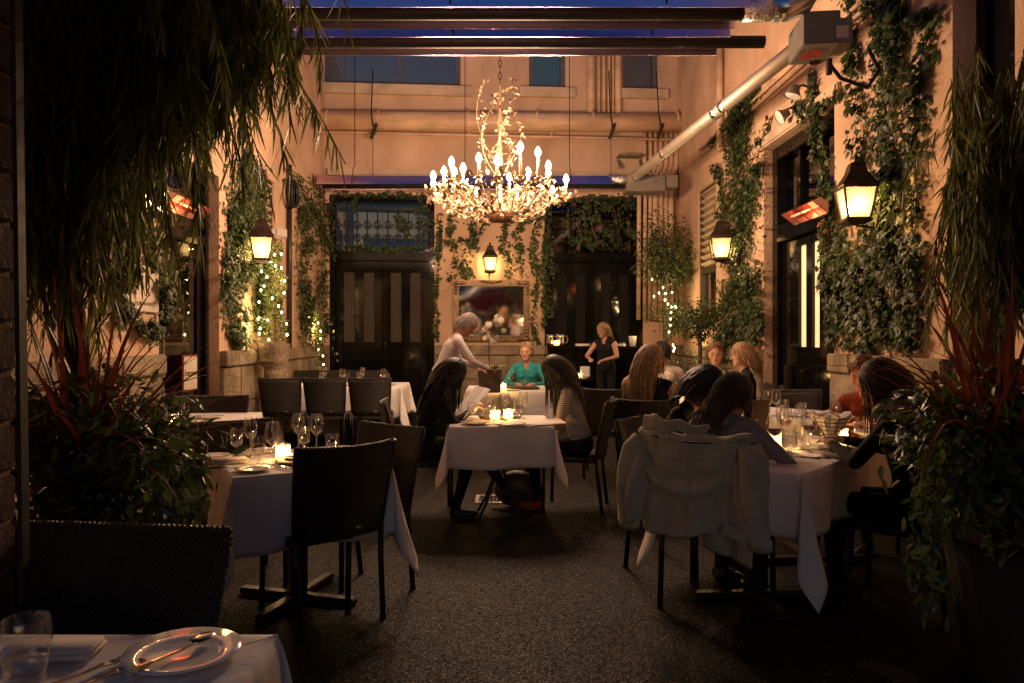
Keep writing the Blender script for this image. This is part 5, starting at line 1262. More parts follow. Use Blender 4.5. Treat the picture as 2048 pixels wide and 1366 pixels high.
# ---------------------------------------------------------------- single tableware things
q = on_z(1662, 893, TH)
t = thing('bread_basket', 'cone shaped wire bread basket lined with a napkin', 'basket', q)
for k in range(8):
    an = k*math.pi/4; MB().tube([(.006*math.cos(an), .006*math.sin(an), .004), (.10*math.cos(an), .10*math.sin(an), .17)], .0025, 5).build('wire', iron, t)
for k in range(6):
    z = .05+.024*k; rr = .006+.094*(z/.17); MB().tube([(rr*math.cos(a*math.pi/10), rr*math.sin(a*math.pi/10), z) for a in range(21)], .0022, 5).build('hoop', iron, t)
pr = [(.004, .01), (.05, .10), (.088, .165), (.115, .195), (.125, .188)]
lm = MB(); n = 30
for r_, z in pr:
    for j in range(n): lm.v.append(((r_*(1+.10*math.sin(j*2.1)*(z > .15)))*math.cos(2*math.pi*j/n), (r_*(1+.10*math.sin(j*2.1)*(z > .15)))*math.sin(2*math.pi*j/n), z+.012*math.sin(j*1.3)*(z > .15)))
for i in range(len(pr)-1):
    for j in range(n): lm.f.append((i*n+j, i*n+(j+1) % n, (i+1)*n+(j+1) % n, (i+1)*n+j)); lm.m.append(0)
lm.build('napkin_lining', napkin_m, t, smooth=True)
q = on_z(1684, 912, TH)
t = thing('serving_dish', 'square white dish holding green salad', 'dish', q, .5)
MB().add([(-.08, -.08, 0), (.08, -.08, 0), (.08, .08, 0), (-.08, .08, 0), (-.12, -.12, .03), (.12, -.12, .03), (.12, .12, .03), (-.12, .12, .03), (-.11, -.11, .03), (.11, -.11, .03), (.11, .11, .03), (-.11, .11, .03), (-.075, -.075, .006), (.075, -.075, .006), (.075, .075, .006), (-.075, .075, .006)],
    [(3, 2, 1, 0), (0, 1, 5, 4), (1, 2, 6, 5), (2, 3, 7, 6), (3, 0, 4, 7), (4, 5, 9, 8), (5, 6, 10, 9), (6, 7, 11, 10), (7, 4, 8, 11), (8, 9, 13, 12), (9, 10, 14, 13), (10, 11, 15, 14), (11, 8, 12, 15), (12, 13, 14, 15)]).build('dish', china, t)
rr = random.Random(5); sl = MB()
for _ in range(70):
    p = Vector((rr.gauss(0, .03), rr.gauss(0, .03), .012+abs(rr.gauss(0, .012)))); vs, fs = leaf_oval(.04, .02); sl.add(vs, fs, Matrix.Translation(p) @ frame_rot((0, 0, 1), (rr.gauss(0, 1), rr.gauss(0, 1), 0), rr, .6))
stuff(sl.build('salad', box_m, t))
q = on_z(1745, 877, TH)
t = thing('white_bowl', 'wide white bowl beside the goblet near the right planter', 'bowl', q)
MB().lathe([(.001, .002), (.05, .002), (.11, .035), (.125, .045), (.118, .045), (.05, .010), (.001, .009)], 32).build('china', china, t, smooth=True)
q = on_z(1512, 862, TH)
t = thing('menu_stand', 'dark upright menu board on the busy right table', 'menu', q, -.5)
MB().box((0, 0, .11), (.17, .012, .21), rx=-.18).build('board', leather, t, bevel=.002); MB().box((0, .04, .08), (.14, .008, .17), rx=.35).build('back_leg', leather, t)
for i, (px, py, rz) in enumerate(((1048, 848, .3), (1072, 846, .1))):
    q = on_z(px, py, TH); t = thing('menu_sheet', ('large open menu sheet beside the striped shirt woman', 'menu sheet sticking over the centre table edge')[i], 'menu', q+Vector((0, 0, .003+.004*i)), rz)
    MB().box((-.105, 0, .004), (.2, .29, .003), ry=.02).build('page', paper, t); MB().box((.105, 0, .004), (.2, .29, .003), ry=-.02).build('page', paper, t)
q = on_z(1000, 838, TH); t = thing('candle_tray', 'dark oval tray under the candles on the centre table', 'tray', q)
MB().lathe([(.001, .004), (.15, .004), (.17, .03), (.175, .03), (.155, .0), (.001, .0)], 32, Matrix.Diagonal((1, .42, 1, 1))).build('tray', leather, t, smooth=True)
q = on_z(1042, 778, TH); t = thing('menu_folder', 'brown leather menu folder on the orchid table', 'menu', q, .1)
MB().box((0, 0, .010), (.42, .28, .018)).build('cover', leather, t, bevel=.004); MB().box((0.01, 0, .026), (.40, .27, .012), ry=.03).build('cover', leather, t, bevel=.004)
# orchid
q = on_z(980, 784, TH); t = thing('potted_orchid', 'white orchid in a square woven pot', 'orchid', q)
m = MB(); m.add([(-.12, -.12, 0), (.12, -.12, 0), (.12, .12, 0), (-.12, .12, 0), (-.14, -.14, .25), (.14, -.14, .25), (.14, .14, .25), (-.14, .14, .25), (-.12, -.12, .24), (.12, -.12, .24), (.12, .12, .24), (-.12, .12, .24)], [(3, 2, 1, 0), (0, 1, 5, 4), (1, 2, 6, 5), (2, 3, 7, 6), (3, 0, 4, 7), (4, 5, 9, 8), (5, 6, 10, 9), (6, 7, 11, 10), (7, 4, 8, 11), (8, 9, 10, 11)]); m.build('pot', pot_m, t)
for k in range(7):
    an = k*.9; vs, fs = leaf_long(.30, .09, 5, .35); MB().add(vs, fs, Matrix.Translation((0, 0, .24)) @ Matrix.Rotation(an, 4, 'Z') @ Matrix.Rotation(.55, 4, 'X')).build('leaf', bush_m, t)
st = [Vector((0, 0, .24)), Vector((-.02, .0, .45)), Vector((.0, -.03, .66)), Vector((.05, -.05, .80)), Vector((.10, -.08, .84))]
MB().tube(st, .006, 6).build('flower_stem', bush_m, t, smooth=True); MB().tube([(0.03, 0, .24), (-.02, .02, .6)], .004, 5).build('stake', pot_m, t)
rr = random.Random(8)
for k in range(22):
    q_ = 1.5+2.4*k/21; i = int(min(3, q_)); p = st[i]+(st[i+1]-st[i])*(q_-i)+Vector((rr.gauss(0, .05), rr.gauss(-.03, .03), rr.gauss(0, .04)))
    fm = MB(); M = Matrix.Translation(p) @ Matrix.Rotation(rr.uniform(-.6, .6), 4, 'Z') @ Matrix.Rotation(rr.uniform(-.4, .4), 4, 'X') @ Matrix.Rotation(R(90), 4, 'X')
    for a in range(5):
        vs, fs = leaf_oval(.036, .034, .1); fm.add(vs, fs, M @ Matrix.Rotation(a*1.2566, 4, 'Z'))
    fm.build('blossom', petal_m, t)
# sideboard with pitchers and crockery
sx0, sx1 = at(1092, 692, 12.6).x, at(1290, 692, 12.6).x; sz = 1.22
t = thing('sideboard', 'tall dark serving sideboard in front of the right black door', 'sideboard', ((sx0+sx1)/2, 12.6, 0)); w = sx1-sx0
MB().box((0, 0, sz-.02), (w, .5, .04)).build('top', black_paint, t, bevel=.005)
for x in (-w/2+.03, 0, w/2-.03): MB().box((x, 0, sz/2-.02), (.05, .46, sz-.042)).build('upright', black_paint, t)
for z in (.14, .66): MB().box((-w/4, 0, z), (w/2-.08, .45, .03)).build('shelf', black_paint, t); MB().box((w/4, 0, z), (w/2-.08, .45, .03)).build('shelf', black_paint, t)
MB().box((0, .235, sz/2), (w-.1, .02, sz-.1)).build('back_panel', black_paint, t)
def sb(px, Y=12.5): return (px-VX)*Y/F
for i, px in enumerate((1100, 1121)):
    t = thing('water_pitcher', ('steel water pitcher at the left end of the sideboard', 'second steel water pitcher beside the first on the sideboard')[i], 'pitcher', (sb(px), 12.5, sz), 0, 'steel pitchers')
    MB().lathe([(.001, .004), (.062, .004), (.066, .06), (.060, .15), (.066, .20), (.058, .20), (.054, .15), (.058, .06), (.001, .012)], 20).build('body', steel, t, smooth=True)
    MB().tube([(.06, 0, .17), (.11, 0, .17), (.125, 0, .11), (.10, 0, .05), (.062, 0, .045)], .007, 8).build('handle', steel, t, smooth=True)
    MB().add([(-.055, -.025, .17), (-.055, .025, .17), (-.10, 0, .215), (-.06, 0, .2)], [(0, 1, 3), (0, 3, 2), (1, 2, 3), (0, 2, 1)]).build('spout', steel, t)
me = MB().lathe([(.001, .0), (.09, .0), (.13, .012), (.129, .016), (.09, .006), (.001, .006)], 28).mesh('china_plate', china, smooth=True)
for i, (px, n) in enumerate(((1165, 3), (1235, 3))):
    for k in range(n):
        t = thing('stacked_plate', ORD[k]+' white plate counted upwards in the '+('left' if i == 0 else 'right')+' stack on the sideboard', 'plate', (sb(px), 12.48, sz+.014*k), 0, 'plates on the sideboard'); link('china', me, t)
bm_ = MB().lathe([(.001, 0), (.045, 0), (.08, .05), (.088, .075), (.084, .075), (.075, .05), (.04, .008), (.001, .006)], 24).mesh('bowl', china, smooth=True)
for k in range(5):
    t = thing('stacked_bowl', ORD[k]+' white bowl counted upwards in the stack inside the sideboard', 'bowl', (sb(1170, 12.4), 12.4, .676+.034*k), 0, 'bowls in the sideboard'); link('china', bm_, t)
t = thing('white_cup', 'tall white cup at the right end of the sideboard', 'cup', (sb(1265), 12.48, sz)); MB().lathe([(.001, 0), (.05, 0), (.066, .14), (.07, .17), (.066, .17), (.06, .14), (.046, .01), (.001, .008)], 24).build('cup', china, t, smooth=True)
for i, (px, z) in enumerate(((1113, 1.222), (1155, .676))):
    o = place(PROTO['candle'][0], PROTO['candle'][1], (sb(px, 12.38), 12.38, z), 0, ('lit candle on top of the dark sideboard', 'lit candle inside the dark sideboard')[i], 'table candles'); o.scale = (1.2,)*3
# floor grate
g0 = on_z(1003, 1000, 0)
t = thing('floor_grate', 'rectangular metal drain grate in the floor under the centre table', 'grate', (g0.x, g0.y, 0))
f = MB()
for (cx, cy, a, b) in ((0, -.14, .44, .03), (0, .14, .44, .03), (-.205, 0, .03, .25), (.205, 0, .03, .25)): f.box((cx, cy, .006), (a, b, .012))
f.build('frame', alu, t)
for k in range(14): MB().box((-.18+k*.0277, 0, .005), (.010, .25, .009)).build('bar', dark_metal, t)
# ================================================================ the jacket on the chair
jm = mat('jacket_cotton', (.40, .38, .29), .9, noise=.15, nscale=7, bump=.5, bscale=180, bdist=.002, spec=.2)
jc = Vector((.95, 3.66)); fr = face(.58, .81)
t = thing('draped_jacket', 'grey green cotton jacket hung over the back of a chair', 'jacket', (jc.x, jc.y, 0), fr)
from mathutils import noise as mnoise
def surf(fn0, nu, nv, th=.006):
    def fn(u, v):
        p = Vector(fn0(u, v)); n1 = mnoise.noise(p*7+Vector((3, 0, 0)), noise_basis='PERLIN_ORIGINAL'); n2 = mnoise.noise(Vector((p.x*22, p.y*10, p.z*6)), noise_basis='PERLIN_ORIGINAL')
        n3 = abs(math.sin(p.x*19+p.z*5+2.5*n1)); return p+Vector((.006*n2, -.010*n1-.012*n2+.007*(n3-.5)*min(1, max(0, (.93-p.z)*5)), .004*n1))
    vs = []; fs = []
    for j in range(nv+1):
        for i in range(nu+1): vs.append(fn(i/nu, j/nv))
    for j in range(nv):
        for i in range(nu): a = j*(nu+1)+i; fs.append((a, a+1, a+nu+2, a+nu+1))
    return MB().add(vs, fs)
def thick(o, th=.006):
    s = o.modifiers.new('thick', 'SOLIDIFY'); s.thickness = th; s.offset = 0
def back_panel(u, v):
    x = (u-.5)*2; w = .285-.02*v; z = .915-.47*v-.03*(1-x*x)*(1-v)+.02*math.sin(x*3)*v
    y = -.035-.05*(1-x*x)-.03*v+.018*math.sin(x*7+v*5)*v+.02*math.exp(-((v-.42+.25*x*x)/.07)**2)-.02*math.exp(-((v-.52+.25*x*x)/.06)**2)+.008*math.sin(x*16+v*3)*v
    if abs(x) > .85: y += (abs(x)-.85)*.5
    return (x*w, y, z)
o = surf(back_panel, 44, 40).build('back_panel', jm, t, smooth=True); thick(o)
def top_roll(u, v):
    x = (u-.5)*2; an = math.pi*v; z = .91+.028*math.sin(an)-.018*(1-x*x)+.006*math.sin(x*9); return (x*(.283-.0*v), -.036-.045*(1-x*x)+.05*(1-math.cos(an))*.8, z)
o = surf(top_roll, 30, 8).build('shoulder_fold', jm, t, smooth=True); thick(o)
def collar(u, v):
    x = (u-.5)*2; return (-.10+x*.17, -.02-.035*(1-x*x)+.05*v+.01*math.sin(x*6), .925+.055*math.sin(v*2.6)*(1-.4*x)+.008*math.sin(x*8))
o = surf(collar, 20, 8).build('collar', jm, t, smooth=True); thick(o)
def front(side, zl, wl):
    def fn(u, v):
        s = side; x = s*(.285+.03*math.sin(v*2)-wl*u*(.55+.45*v)); z = .90-zl*v+.05*u*v; y = -.02+.06*u-.075*math.sin(v*2.4)+.012*math.sin(u*9+v*4)
        return (x, y-.025, z)
    return fn
o = surf(front(1, .56, .26), 24, 32).build('front_panel', jm, t, smooth=True); thick(o)
o = surf(front(-1, .44, .16), 22, 30).build('front_panel', jm, t, smooth=True); thick(o)
def sleeve(side, pts, rs):
    m = MB(); vs = []; n = 14
    for k, (p, r_) in enumerate(zip(pts, rs)):
        for j in range(n):
            a = 2*math.pi*j/n; w = 1+.10*math.sin(3*a+k*1.1)
            vs.append((p[0]+r_*math.cos(a)*w, p[1]+r_*.55*math.sin(a)*w, p[2]+.006*math.sin(2*a+k)))
    m.add(vs, [(k*n+j, k*n+(j+1) % n, (k+1)*n+(j+1) % n, (k+1)*n+j) for k in range(len(pts)-1) for j in range(n)])
    o = m.build('sleeve', jm, t, smooth=True); thick(o, .004)
sleeve(1, [(.265, -.02, .90), (.30, -.07, .84), (.315, -.10, .74), (.32, -.105, .64), (.335, -.10, .55), (.335, -.10, .49), (.337, -.10, .47), (.337, -.10, .43)], [.05, .066, .064, .06, .056, .052, .058, .056])
sleeve(-1, [(-.265, -.02, .90), (-.30, -.04, .84), (-.325, -.04, .74), (-.335, -.04, .64), (-.34, -.03, .55), (-.345, -.02, .47), (-.345, -.02, .46), (-.345, -.02, .42)], [.05, .066, .064, .06, .056, .052, .058, .056])
MB().tube([Vector(back_panel(.5, v/12))+Vector((.012, -.012, 0)) for v in range(13)], .0025, 5).build('back_seam', jm, t)
MB().tube([Vector(back_panel(u/16, .17))+Vector((0, -.012, 0)) for u in range(1, 16)], .0025, 5).build('yoke_seam', jm, t)
MB().box((.235, -.135, .50), (.11, .006, .05), ry=.35).build('pocket_flap', jm, t, bevel=.002)
# ================================================================ people
def cap_mesh(mb, p0, p1, r0, r1, n=10):
    p0, p1 = Vector(p0), Vector(p1); d = p1-p0
    if d.length < 1e-5: d = Vector((0, 0, 1e-4)); p1 = p0+d
    u = d.normalized(); pts = []; rs = []
    for a in (90, 60, 30, 0): pts.append(p0-u*r0*math.sin(R(a))); rs.append(max(1e-4, r0*math.cos(R(a))))
    for a in (0, 30, 60, 90): pts.append(p1+u*r1*math.sin(R(a))); rs.append(max(1e-4, r1*math.cos(R(a))))
    mb.tube(pts, rs, n)
def ik(s, h, l1, l2, pole):
    s, h = Vector(s), Vector(h); d = h-s; L_ = min(d.length, (l1+l2)*.999); d = d.normalized(); h = s+d*L_
    a = (l1*l1-l2*l2+L_*L_)/(2*L_); hgt = math.sqrt(max(0, l1*l1-a*a)); p = Vector(pole); p = (p-d*p.dot(d)); p = p.normalized() if p.length > 1e-5 else d.orthogonal().normalized()
    return s+d*a+p*hgt, h
def cloth_mat(name, col, **k): return mat(name, col, .85, noise=.18, nscale=9, bump=.35, bscale=90, bdist=.004, spec=.2, **k)
def stripes():
    m = cloth_mat('striped_jersey', (.5, .46, .40)); t = m.node_tree; N = t.nodes; L = t.links
    tc = N.new('ShaderNodeTexCoord'); w = N.new('ShaderNodeTexWave'); w.bands_direction = 'Z'; w.inputs['Scale'].default_value = 22; w.inputs['Distortion'].default_value = .3
    L.new(tc.outputs['Object'], w.inputs['Vector']); r = N.new('ShaderNodeValToRGB'); r.color_ramp.elements[0].color = (.05, .05, .06, 1); r.color_ramp.elements[1].color = (.55, .50, .44, 1)
    r.color_ramp.elements[0].position = .3; r.color_ramp.elements[1].position = .5
    L.new(w.outputs[0], r.inputs[0]); L.new(r.outputs[0], N['Principled BSDF'].inputs['Base Color']); return m
def person(label, loc, rz, top, trousers, hair, style, sit=True, sc=1.0, lean=.1, head=(0, 0), hands=None, sleeves='long', skin=skin_a, shoes=None, legs=None, voxel=.0105, side=0., gender='f', neckline=True):
    zh = (.525/sc if sit else .93); caps = []
    def add(p0, p1, r0, r1, m): caps.append((Vector(p0), Vector(p1), r0, r1, m))
    SK, TOP, TR, SH = 0, 1, 2, 3
    up = Vector((side, math.sin(lean), math.cos(lean))).normalized(); rt = Vector((1, 0, 0)); rt = (rt-up*rt.dot(up)).normalized(); fw = up.cross(rt)
    P_ = Vector((0, 0, zh)); wst, chest, nb = P_+up*.17, P_+up*.37, P_+up*.50
    shw = .155 if gender == 'f' else .18
    for s in (-1, 1):
        add(P_+rt*s*.075, P_+rt*s*.07+up*.05, .105, .10, TR)
        add(P_+rt*s*.07+up*.07, wst+rt*s*.05, .10, .088, TOP); add(wst+rt*s*.05, chest+rt*s*.065, .088, .098, TOP)
        add(chest+rt*s*.065, nb+rt*s*.08-up*.04, .095, .06, TOP); add(nb+rt*s*.05-up*.02, nb+rt*s*shw-up*.045, .055, .055, TOP)
        if gender == 'f': add(chest+rt*s*.065+fw*.055-up*.03, chest+rt*s*.065+fw*.06-up*.03, .058, .05, TOP)
    add(nb-up*.02, nb+up*.01+fw*.01, .062, .052, SK if neckline else TOP)
    yaw, pit = head
    hf = (fw*math.cos(yaw)+rt*math.sin(yaw)); hu = up
    hf, hu = (hf*math.cos(pit)-hu*math.sin(pit)), (hu*math.cos(pit)+hf*math.sin(pit))
    hu = hu.normalized(); hf = (hf-hu*hf.dot(hu)).normalized(); hr = hf.cross(hu)
    hb = nb+up*.055+hf*.01; hc = nb+up*.085+hu*.085+hf*.02
    add(nb, hb+hu*.03, .052, .05, SK)
    def hp(x, y, z): return hc+hr*x+hf*y+hu*z
    add(hp(0, -.025, .03), hp(0, .02, .035), .083, .079, SK); add(hp(-.012, .02, .0), hp(.012, .02, .0), .074, .074, SK)
    add(hp(-.02, .03, -.045), hp(-.012, .062, -.083), .05, .030, SK); add(hp(.02, .03, -.045), hp(.012, .062, -.083), .05, .030, SK)
    add(hp(0, .082, .012), hp(0, .103, -.022), .009, .013, SK); add(hp(-.03, .076, .028), hp(.03, .076, .028), .016, .016, SK)
    add(hp(-.016, .084, -.056), hp(.016, .084, -.056), .009, .009, SK); add(hp(0, .075, -.09), hp(0, .08, -.088), .018, .018, SK)
    for s in (-1, 1): add(hp(s*.078, -.008, .012), hp(s*.080, -.012, -.025), .014, .011, SK); add(hp(s*.045, .058, -.02), hp(s*.04, .055, -.03), .026, .022, SK)
    # arms
    hands = hands or {}
    for s in (-1, 1):
        sh = nb+rt*s*(shw+.012)-up*.05
        dflt = Vector((s*.13, .33, zh+.10)) if sit else Vector((s*.26, .06, zh-.10))
        tgt, pole = hands.get(s, (dflt, (s*.7, -.5, -.6)))
        el, wr_ = ik(sh, tgt, .275, .245, pole)
        add(sh, el, .050, .040, TOP if sleeves != 'none' else SK)
        mid_ = sh+(el-sh)*.6
        if sleeves == 'short': caps.pop(); add(sh, mid_, .054, .050, TOP); add(mid_, el, .042, .037, SK)
        add(el, wr_, .039, .027, TOP if sleeves == 'long' else SK)
        d = (wr_-el).normalized(); sd = d.cross(Vector((0, 0, 1)));  sd = sd.normalized() if sd.length > .1 else Vector((s, 0, 0)); nn = sd.cross(d).normalized()
        add(wr_, wr_+d*.05+sd*.018, .022, .019, SK); add(wr_, wr_+d*.05-sd*.018, .022, .019, SK)
        for k, (o, l) in enumerate(((-.030, .06), (-.010, .075), (.011, .07), (.031, .052))):
            b0 = wr_+d*.068+sd*o; b1 = b0+d*l*.5-nn*.010; b2 = b1+d*l*.42-nn*.028
            add(b0, b1, .0095, .009, SK); add(b1, b2, .009, .0075, SK)
        th0 = wr_+d*.022+sd*(-s*.030); th1 = th0+d*.032+sd*(-s*.022)-nn*.012; add(th0, th1, .0125, .010, SK); add(th1, th1+d*.028-nn*.008, .010, .008, SK)
    # legs
    for s in (-1, 1):
        hip = P_+Vector((s*.085, 0, -.01))
        if legs and s in legs: kn, an = [Vector(v) for v in legs[s]]
        elif sit: kn, an = Vector((s*.10, .41, zh-.02)), Vector((s*.10, .40, .085))
        else: kn, an = Vector((s*.095, .02, .49)), Vector((s*.10, -.03, .085))
        add(hip, kn, .088, .058, TR); add(kn, kn+(an-kn)*.35, .058, .056, TR); add(kn+(an-kn)*.35, an, .056, .037, TR)
        fd = Vector((0, 1, 0)); add(an, an+Vector((0, -.02, -.04)), .036, .04, SH); add(an+Vector((0, 0, -.045)), an+fd*.15+Vector((0, 0, -.055)), .038, .030, SH)
    mb = MB()
    for c in caps: cap_mesh(mb, *c[:4])
    me = mb.mesh('body', skin); o = bpy.data.objects.new('person', me); COL.objects.link(o)
    m = o.modifiers.new('r', 'REMESH'); m.mode = 'VOXEL'; m.voxel_size = voxel
    m2 = o.modifiers.new('s', 'SMOOTH'); m2.iterations = 4; m2.factor = .45
    bpy.context.view_layer.update(); dg = bpy.context.evaluated_depsgraph_get()
    nm = bpy.data.meshes.new_from_object(o.evaluated_get(dg)); bpy.data.objects.remove(o); bpy.data.meshes.remove(me)
    nf = len(nm.polygons); cen = np.empty(nf*3); nm.polygons.foreach_get('center', cen); cen = cen.reshape(-1, 3)
    best = np.full(nf, 1e9); idx = np.zeros(nf, int)
    for (p0, p1, r0, r1, mi) in caps:
        a = np.array(p0); d = np.array(p1)-a; t_ = np.clip(((cen-a)@d)/max(1e-9, d@d), 0, 1); dist = np.linalg.norm(cen-a-t_[:, None]*d, axis=1)-(r0+(r1-r0)*t_)
        k = dist < best; best[k] = dist[k]; idx[k] = mi
    nm.materials.clear()
    for mm in (skin, top, trousers, shoes or rubber): nm.materials.append(mm)
    nm.polygons.foreach_set('material_index', idx.astype(np.int32)); nm.polygons.foreach_set('use_smooth', [True]*nf)
    nco = np.empty(len(nm.vertices)*3); nm.vertices.foreach_get('co', nco)
    nm.name = 'person'
    pr = link('person', nm, None, loc, rz); tag(pr, label, 'person', 'restaurant guests and staff'); pr.scale = (sc,)*3
    # face
    for s in (-1, 1):
        MB().ell(hp(s*.031, .0805, .006), (.011, .009, .008), 10, 8).build('eye', EYE, pr, smooth=True)
        MB().tube([hp(s*.016, .094, .030), hp(s*.032, .095, .035), hp(s*.048, .085, .029)], .0035, 5).build('eyebrow', hair, pr)
    MB().tube([hp(-.022, .090, -.054), hp(0, .096, -.052), hp(.022, .090, -.054)], [.003, .006, .003], 6).build('lips', LIP, pr, smooth=True)
    # hair
    if style != 'bald':
        rnd = random.Random(hash(label) % 1000 if False else len(label)*7+int(loc[0]*100)); hm = MB()
        L_ = {'long': .46, 'bob': .24, 'short': .085, 'mid': .34}[style]; n_ = {'long': 620, 'mid': 560, 'bob': 520, 'short': 560}[style]
        rx_, ry_, rz_ = .094, .108, .112; cy, cz0 = -.006, .028
        # scalp cap
        capm = Matrix((Vector((*hr, 0)), Vector((*hf, 0)), Vector((*hu, 0)), Vector((*hc, 1)))).transposed()
        hm.ell((0, -.020, .040), (.089, .094, .090), 16, 12, capm)
        tq = (Vector((0, 0, -1))-hf*.7-fw*.3).normalized(); tq0 = tq
        for _ in range(n_):
            while True:
                v = Vector((rnd.gauss(0, 1), rnd.gauss(0, 1), rnd.gauss(0, 1))).normalized()
                if v.z > -.35 and not (v.y > .45 and v.z < .55) and not (v.y > -.05 and v.z < .1): break
            p = Vector((v.x*rx_, cy+v.y*ry_, cz0+v.z*rz_)); l = L_*rnd.uniform(.75, 1.1); st = .02 if style != 'short' else .013
            cr = Vector((0, -.02, .14)); dr = (p-cr); dr = (dr-v*dr.dot(v)); dr = dr.normalized() if dr.length > 1e-4 else Vector((0, -1, 0))
            if v.y > .3: dr = (dr*.3+Vector((math.copysign(1, v.x), -.9, -.2))).normalized()
            w = hp(p.x, p.y, p.z); dw = hr*dr.x+hf*dr.y+hu*dr.z; pts = [w]; k = 0
            ph = rnd.uniform(0, 6.28)
            while l > 0:
                tq = (tq0*max(0, 1-k*.09)+Vector((0, 0, -1))*min(1, k*.09)).normalized(); dw = (dw*.72+tq*.38+Vector((math.sin(ph+k*.9), math.cos(ph+k*.9), 0))*(.05 if style == 'short' else .11)).normalized(); w = w+dw*st; l -= st; k += 1
                q = w-hc; lx, lyy, lz = q.dot(hr), q.dot(hf)-cy, q.dot(hu)-cz0
                e = math.sqrt((lx/rx_)**2+(lyy/ry_)**2+(lz/rz_)**2)
                if e < 1.0: w = hc+hr*(lx/e)+hf*(lyy/e+cy)+hu*(lz/e+cz0)
                for a, b, r_ in ((chest+rt*.07, nb-up*.04+rt*.08, .115), (chest-rt*.07, nb-up*.04-rt*.08, .115), (nb+rt*shw-up*.045, nb-rt*shw-up*.045, .075), (chest, wst, .125)):
                    ab = b-a; tt = max(0, min(1, (w-a).dot(ab)/ab.length_squared)); c_ = a+ab*tt; dd = w-c_
                    if dd.length < r_: w = c_+dd.normalized()*r_
                pts.append(w)
            if style in ('long', 'mid') and k > 8: pts = pts[::2]+([pts[-1]] if len(pts) % 2 == 0 else [])
            nn_ = len(pts); hm.tube(pts, [(.0062 if style != 'short' else .006)*(1-.8*i/nn_) for i in range(nn_)], 4, cap=False)
        hm.build('hair', hair, pr, smooth=True)
    return pr
EYE = mat('eye_dark', (.03, .02, .015), .15, noise=.2); LIP = mat('lips', (.38, .12, .10), .45, noise=.1)
def hairm(name, col): return mat(name, col, .52, noise=.4, nscale=60, island=.35, col2=tuple(c*.5 for c in col))
black_hair, brown_hair, blond, auburn, dark_brown, sandy = hairm('black_hair', (.012, .010, .009)), hairm('brown_hair', (.055, .028, .015)), hairm('blond_hair', (.42, .26, .12)), hairm('auburn_hair', (.24, .11, .05)), hairm('dark_hair', (.022, .015, .011)), hairm('sandy_hair', (.30, .19, .09)); grey_hair = hairm('grey_hair', (.42, .36, .32))
blackc, greyc, whitec, tealc = cloth_mat('black_cotton', (.010, .010, .011)), cloth_mat('grey_knit', (.24, .22, .24)), cloth_mat('white_shirt', (.60, .52, .46)), cloth_mat('teal_jacket_wool', (.02, .20, .19))
pinkc, redc, strp = cloth_mat('pale_pink_shirt', (.74, .68, .70)), cloth_mat('rust_knit', (.26, .05, .025)), stripes()
patt = cloth_mat('patterned_blouse', (.5, .44, .36), col2=(.03, .03, .03)); patt.node_tree.nodes['Noise Texture'].inputs['Scale'].default_value = 26
denim = cloth_mat('black_denim', (.014, .015, .019)); red_shoe = mat('red_canvas_shoe', (.30, .03, .03), .7, noise=.1)
V = Vector
person('waiter in a pale pink shirt bending over the orchid table', (-.66, 8.05, 0), face(1, .25), pinkc, blackc, grey_hair, 'short', sit=False, sc=1.0, lean=.42, head=(0, .35), hands={1: (V((.16, .50, 1.05)), (1, -.3, -.5)), -1: (V((-.16, .46, 1.05)), (-1, -.3, -.5))}, gender='m', skin=mat('ruddy_skin', (.50, .24, .17), .5, noise=.1))
wp = person('dark haired woman in black reading a large white menu', (-.63, 5.88, 0), face(1, .05), blackc, denim, black_hair, 'long', sc=.95, lean=.33, head=(.25, .42), hands={1: (V((.10, .42, .86)), (1, -.2, -.8)), -1: (V((-.16, .42, .88)), (-1, -.2, -.8))}, legs={1: ((.10, .42, .52), (.16, .30, .085)), -1: ((-.08, .44, .56), (.02, .72, .20))}, voxel=.0095)
person('long haired woman in a striped shirt looking at a phone', (.66, 6.07, 0), face(-1, .15), strp, denim, dark_brown, 'long', sc=.95, lean=.26, head=(-.1, .42), sleeves='short', hands={-1: (V((-.08, .33, .66)), (-1, -.5, -.4)), 1: (V((.07, .34, .66)), (1, -.5, -.4))}, shoes=red_shoe, legs={1: ((.10, .42, .54), (.10, .48, .085)), -1: ((-.10, .42, .54), (-.10, .36, .085))}, voxel=.0095)
person('short haired guest in a teal jacket at the orchid table', (.36, 10.14, 0), face(-.1, -1), tealc, blackc, blond, 'short', sc=.98, lean=.06, head=(.15, .1), hands={1: (V((.12, .34, .78)), (1, -.3, -.7)), -1: (V((-.12, .34, .78)), (-1, -.3, -.7))})
person('staff member in black with bare arms at the sideboard', (1.68, 11.85, 0), face(-.55, -.8), blackc, blackc, sandy, 'bob', sit=False, sc=.93, lean=.10, head=(.3, .2), sleeves='none', hands={1: (V((.14, .34, 1.12)), (1, -.4, -.6)), -1: (V((-.14, .36, 1.10)), (-1, -.4, -.6))})
person('blonde woman with very long hair and a black top', (1.24, 6.26, 0), face(.35, 1), blackc, blackc, blond, 'long', sc=1.0, lean=.05, head=(1.05, .05), sleeves='none')
person('dark haired guest in a white shirt seen from behind', (1.87, 8.62, 0), face(.1, 1), whitec, blackc, dark_brown, 'short', sc=1.02, lean=.15, head=(.2, .1), gender='m')
person('auburn haired guest in a patterned blouse facing us', (2.48, 8.6, 0), face(-.35, -1), patt, blackc, auburn, 'short', sc=1.0, lean=.10, head=(.0, .1))
person('blonde bobbed guest in black turned towards the far table', (2.60, 7.88, 0), face(-1, .1), blackc, blackc, blond, 'bob', sc=1.0, lean=.05, head=(.1, .05))
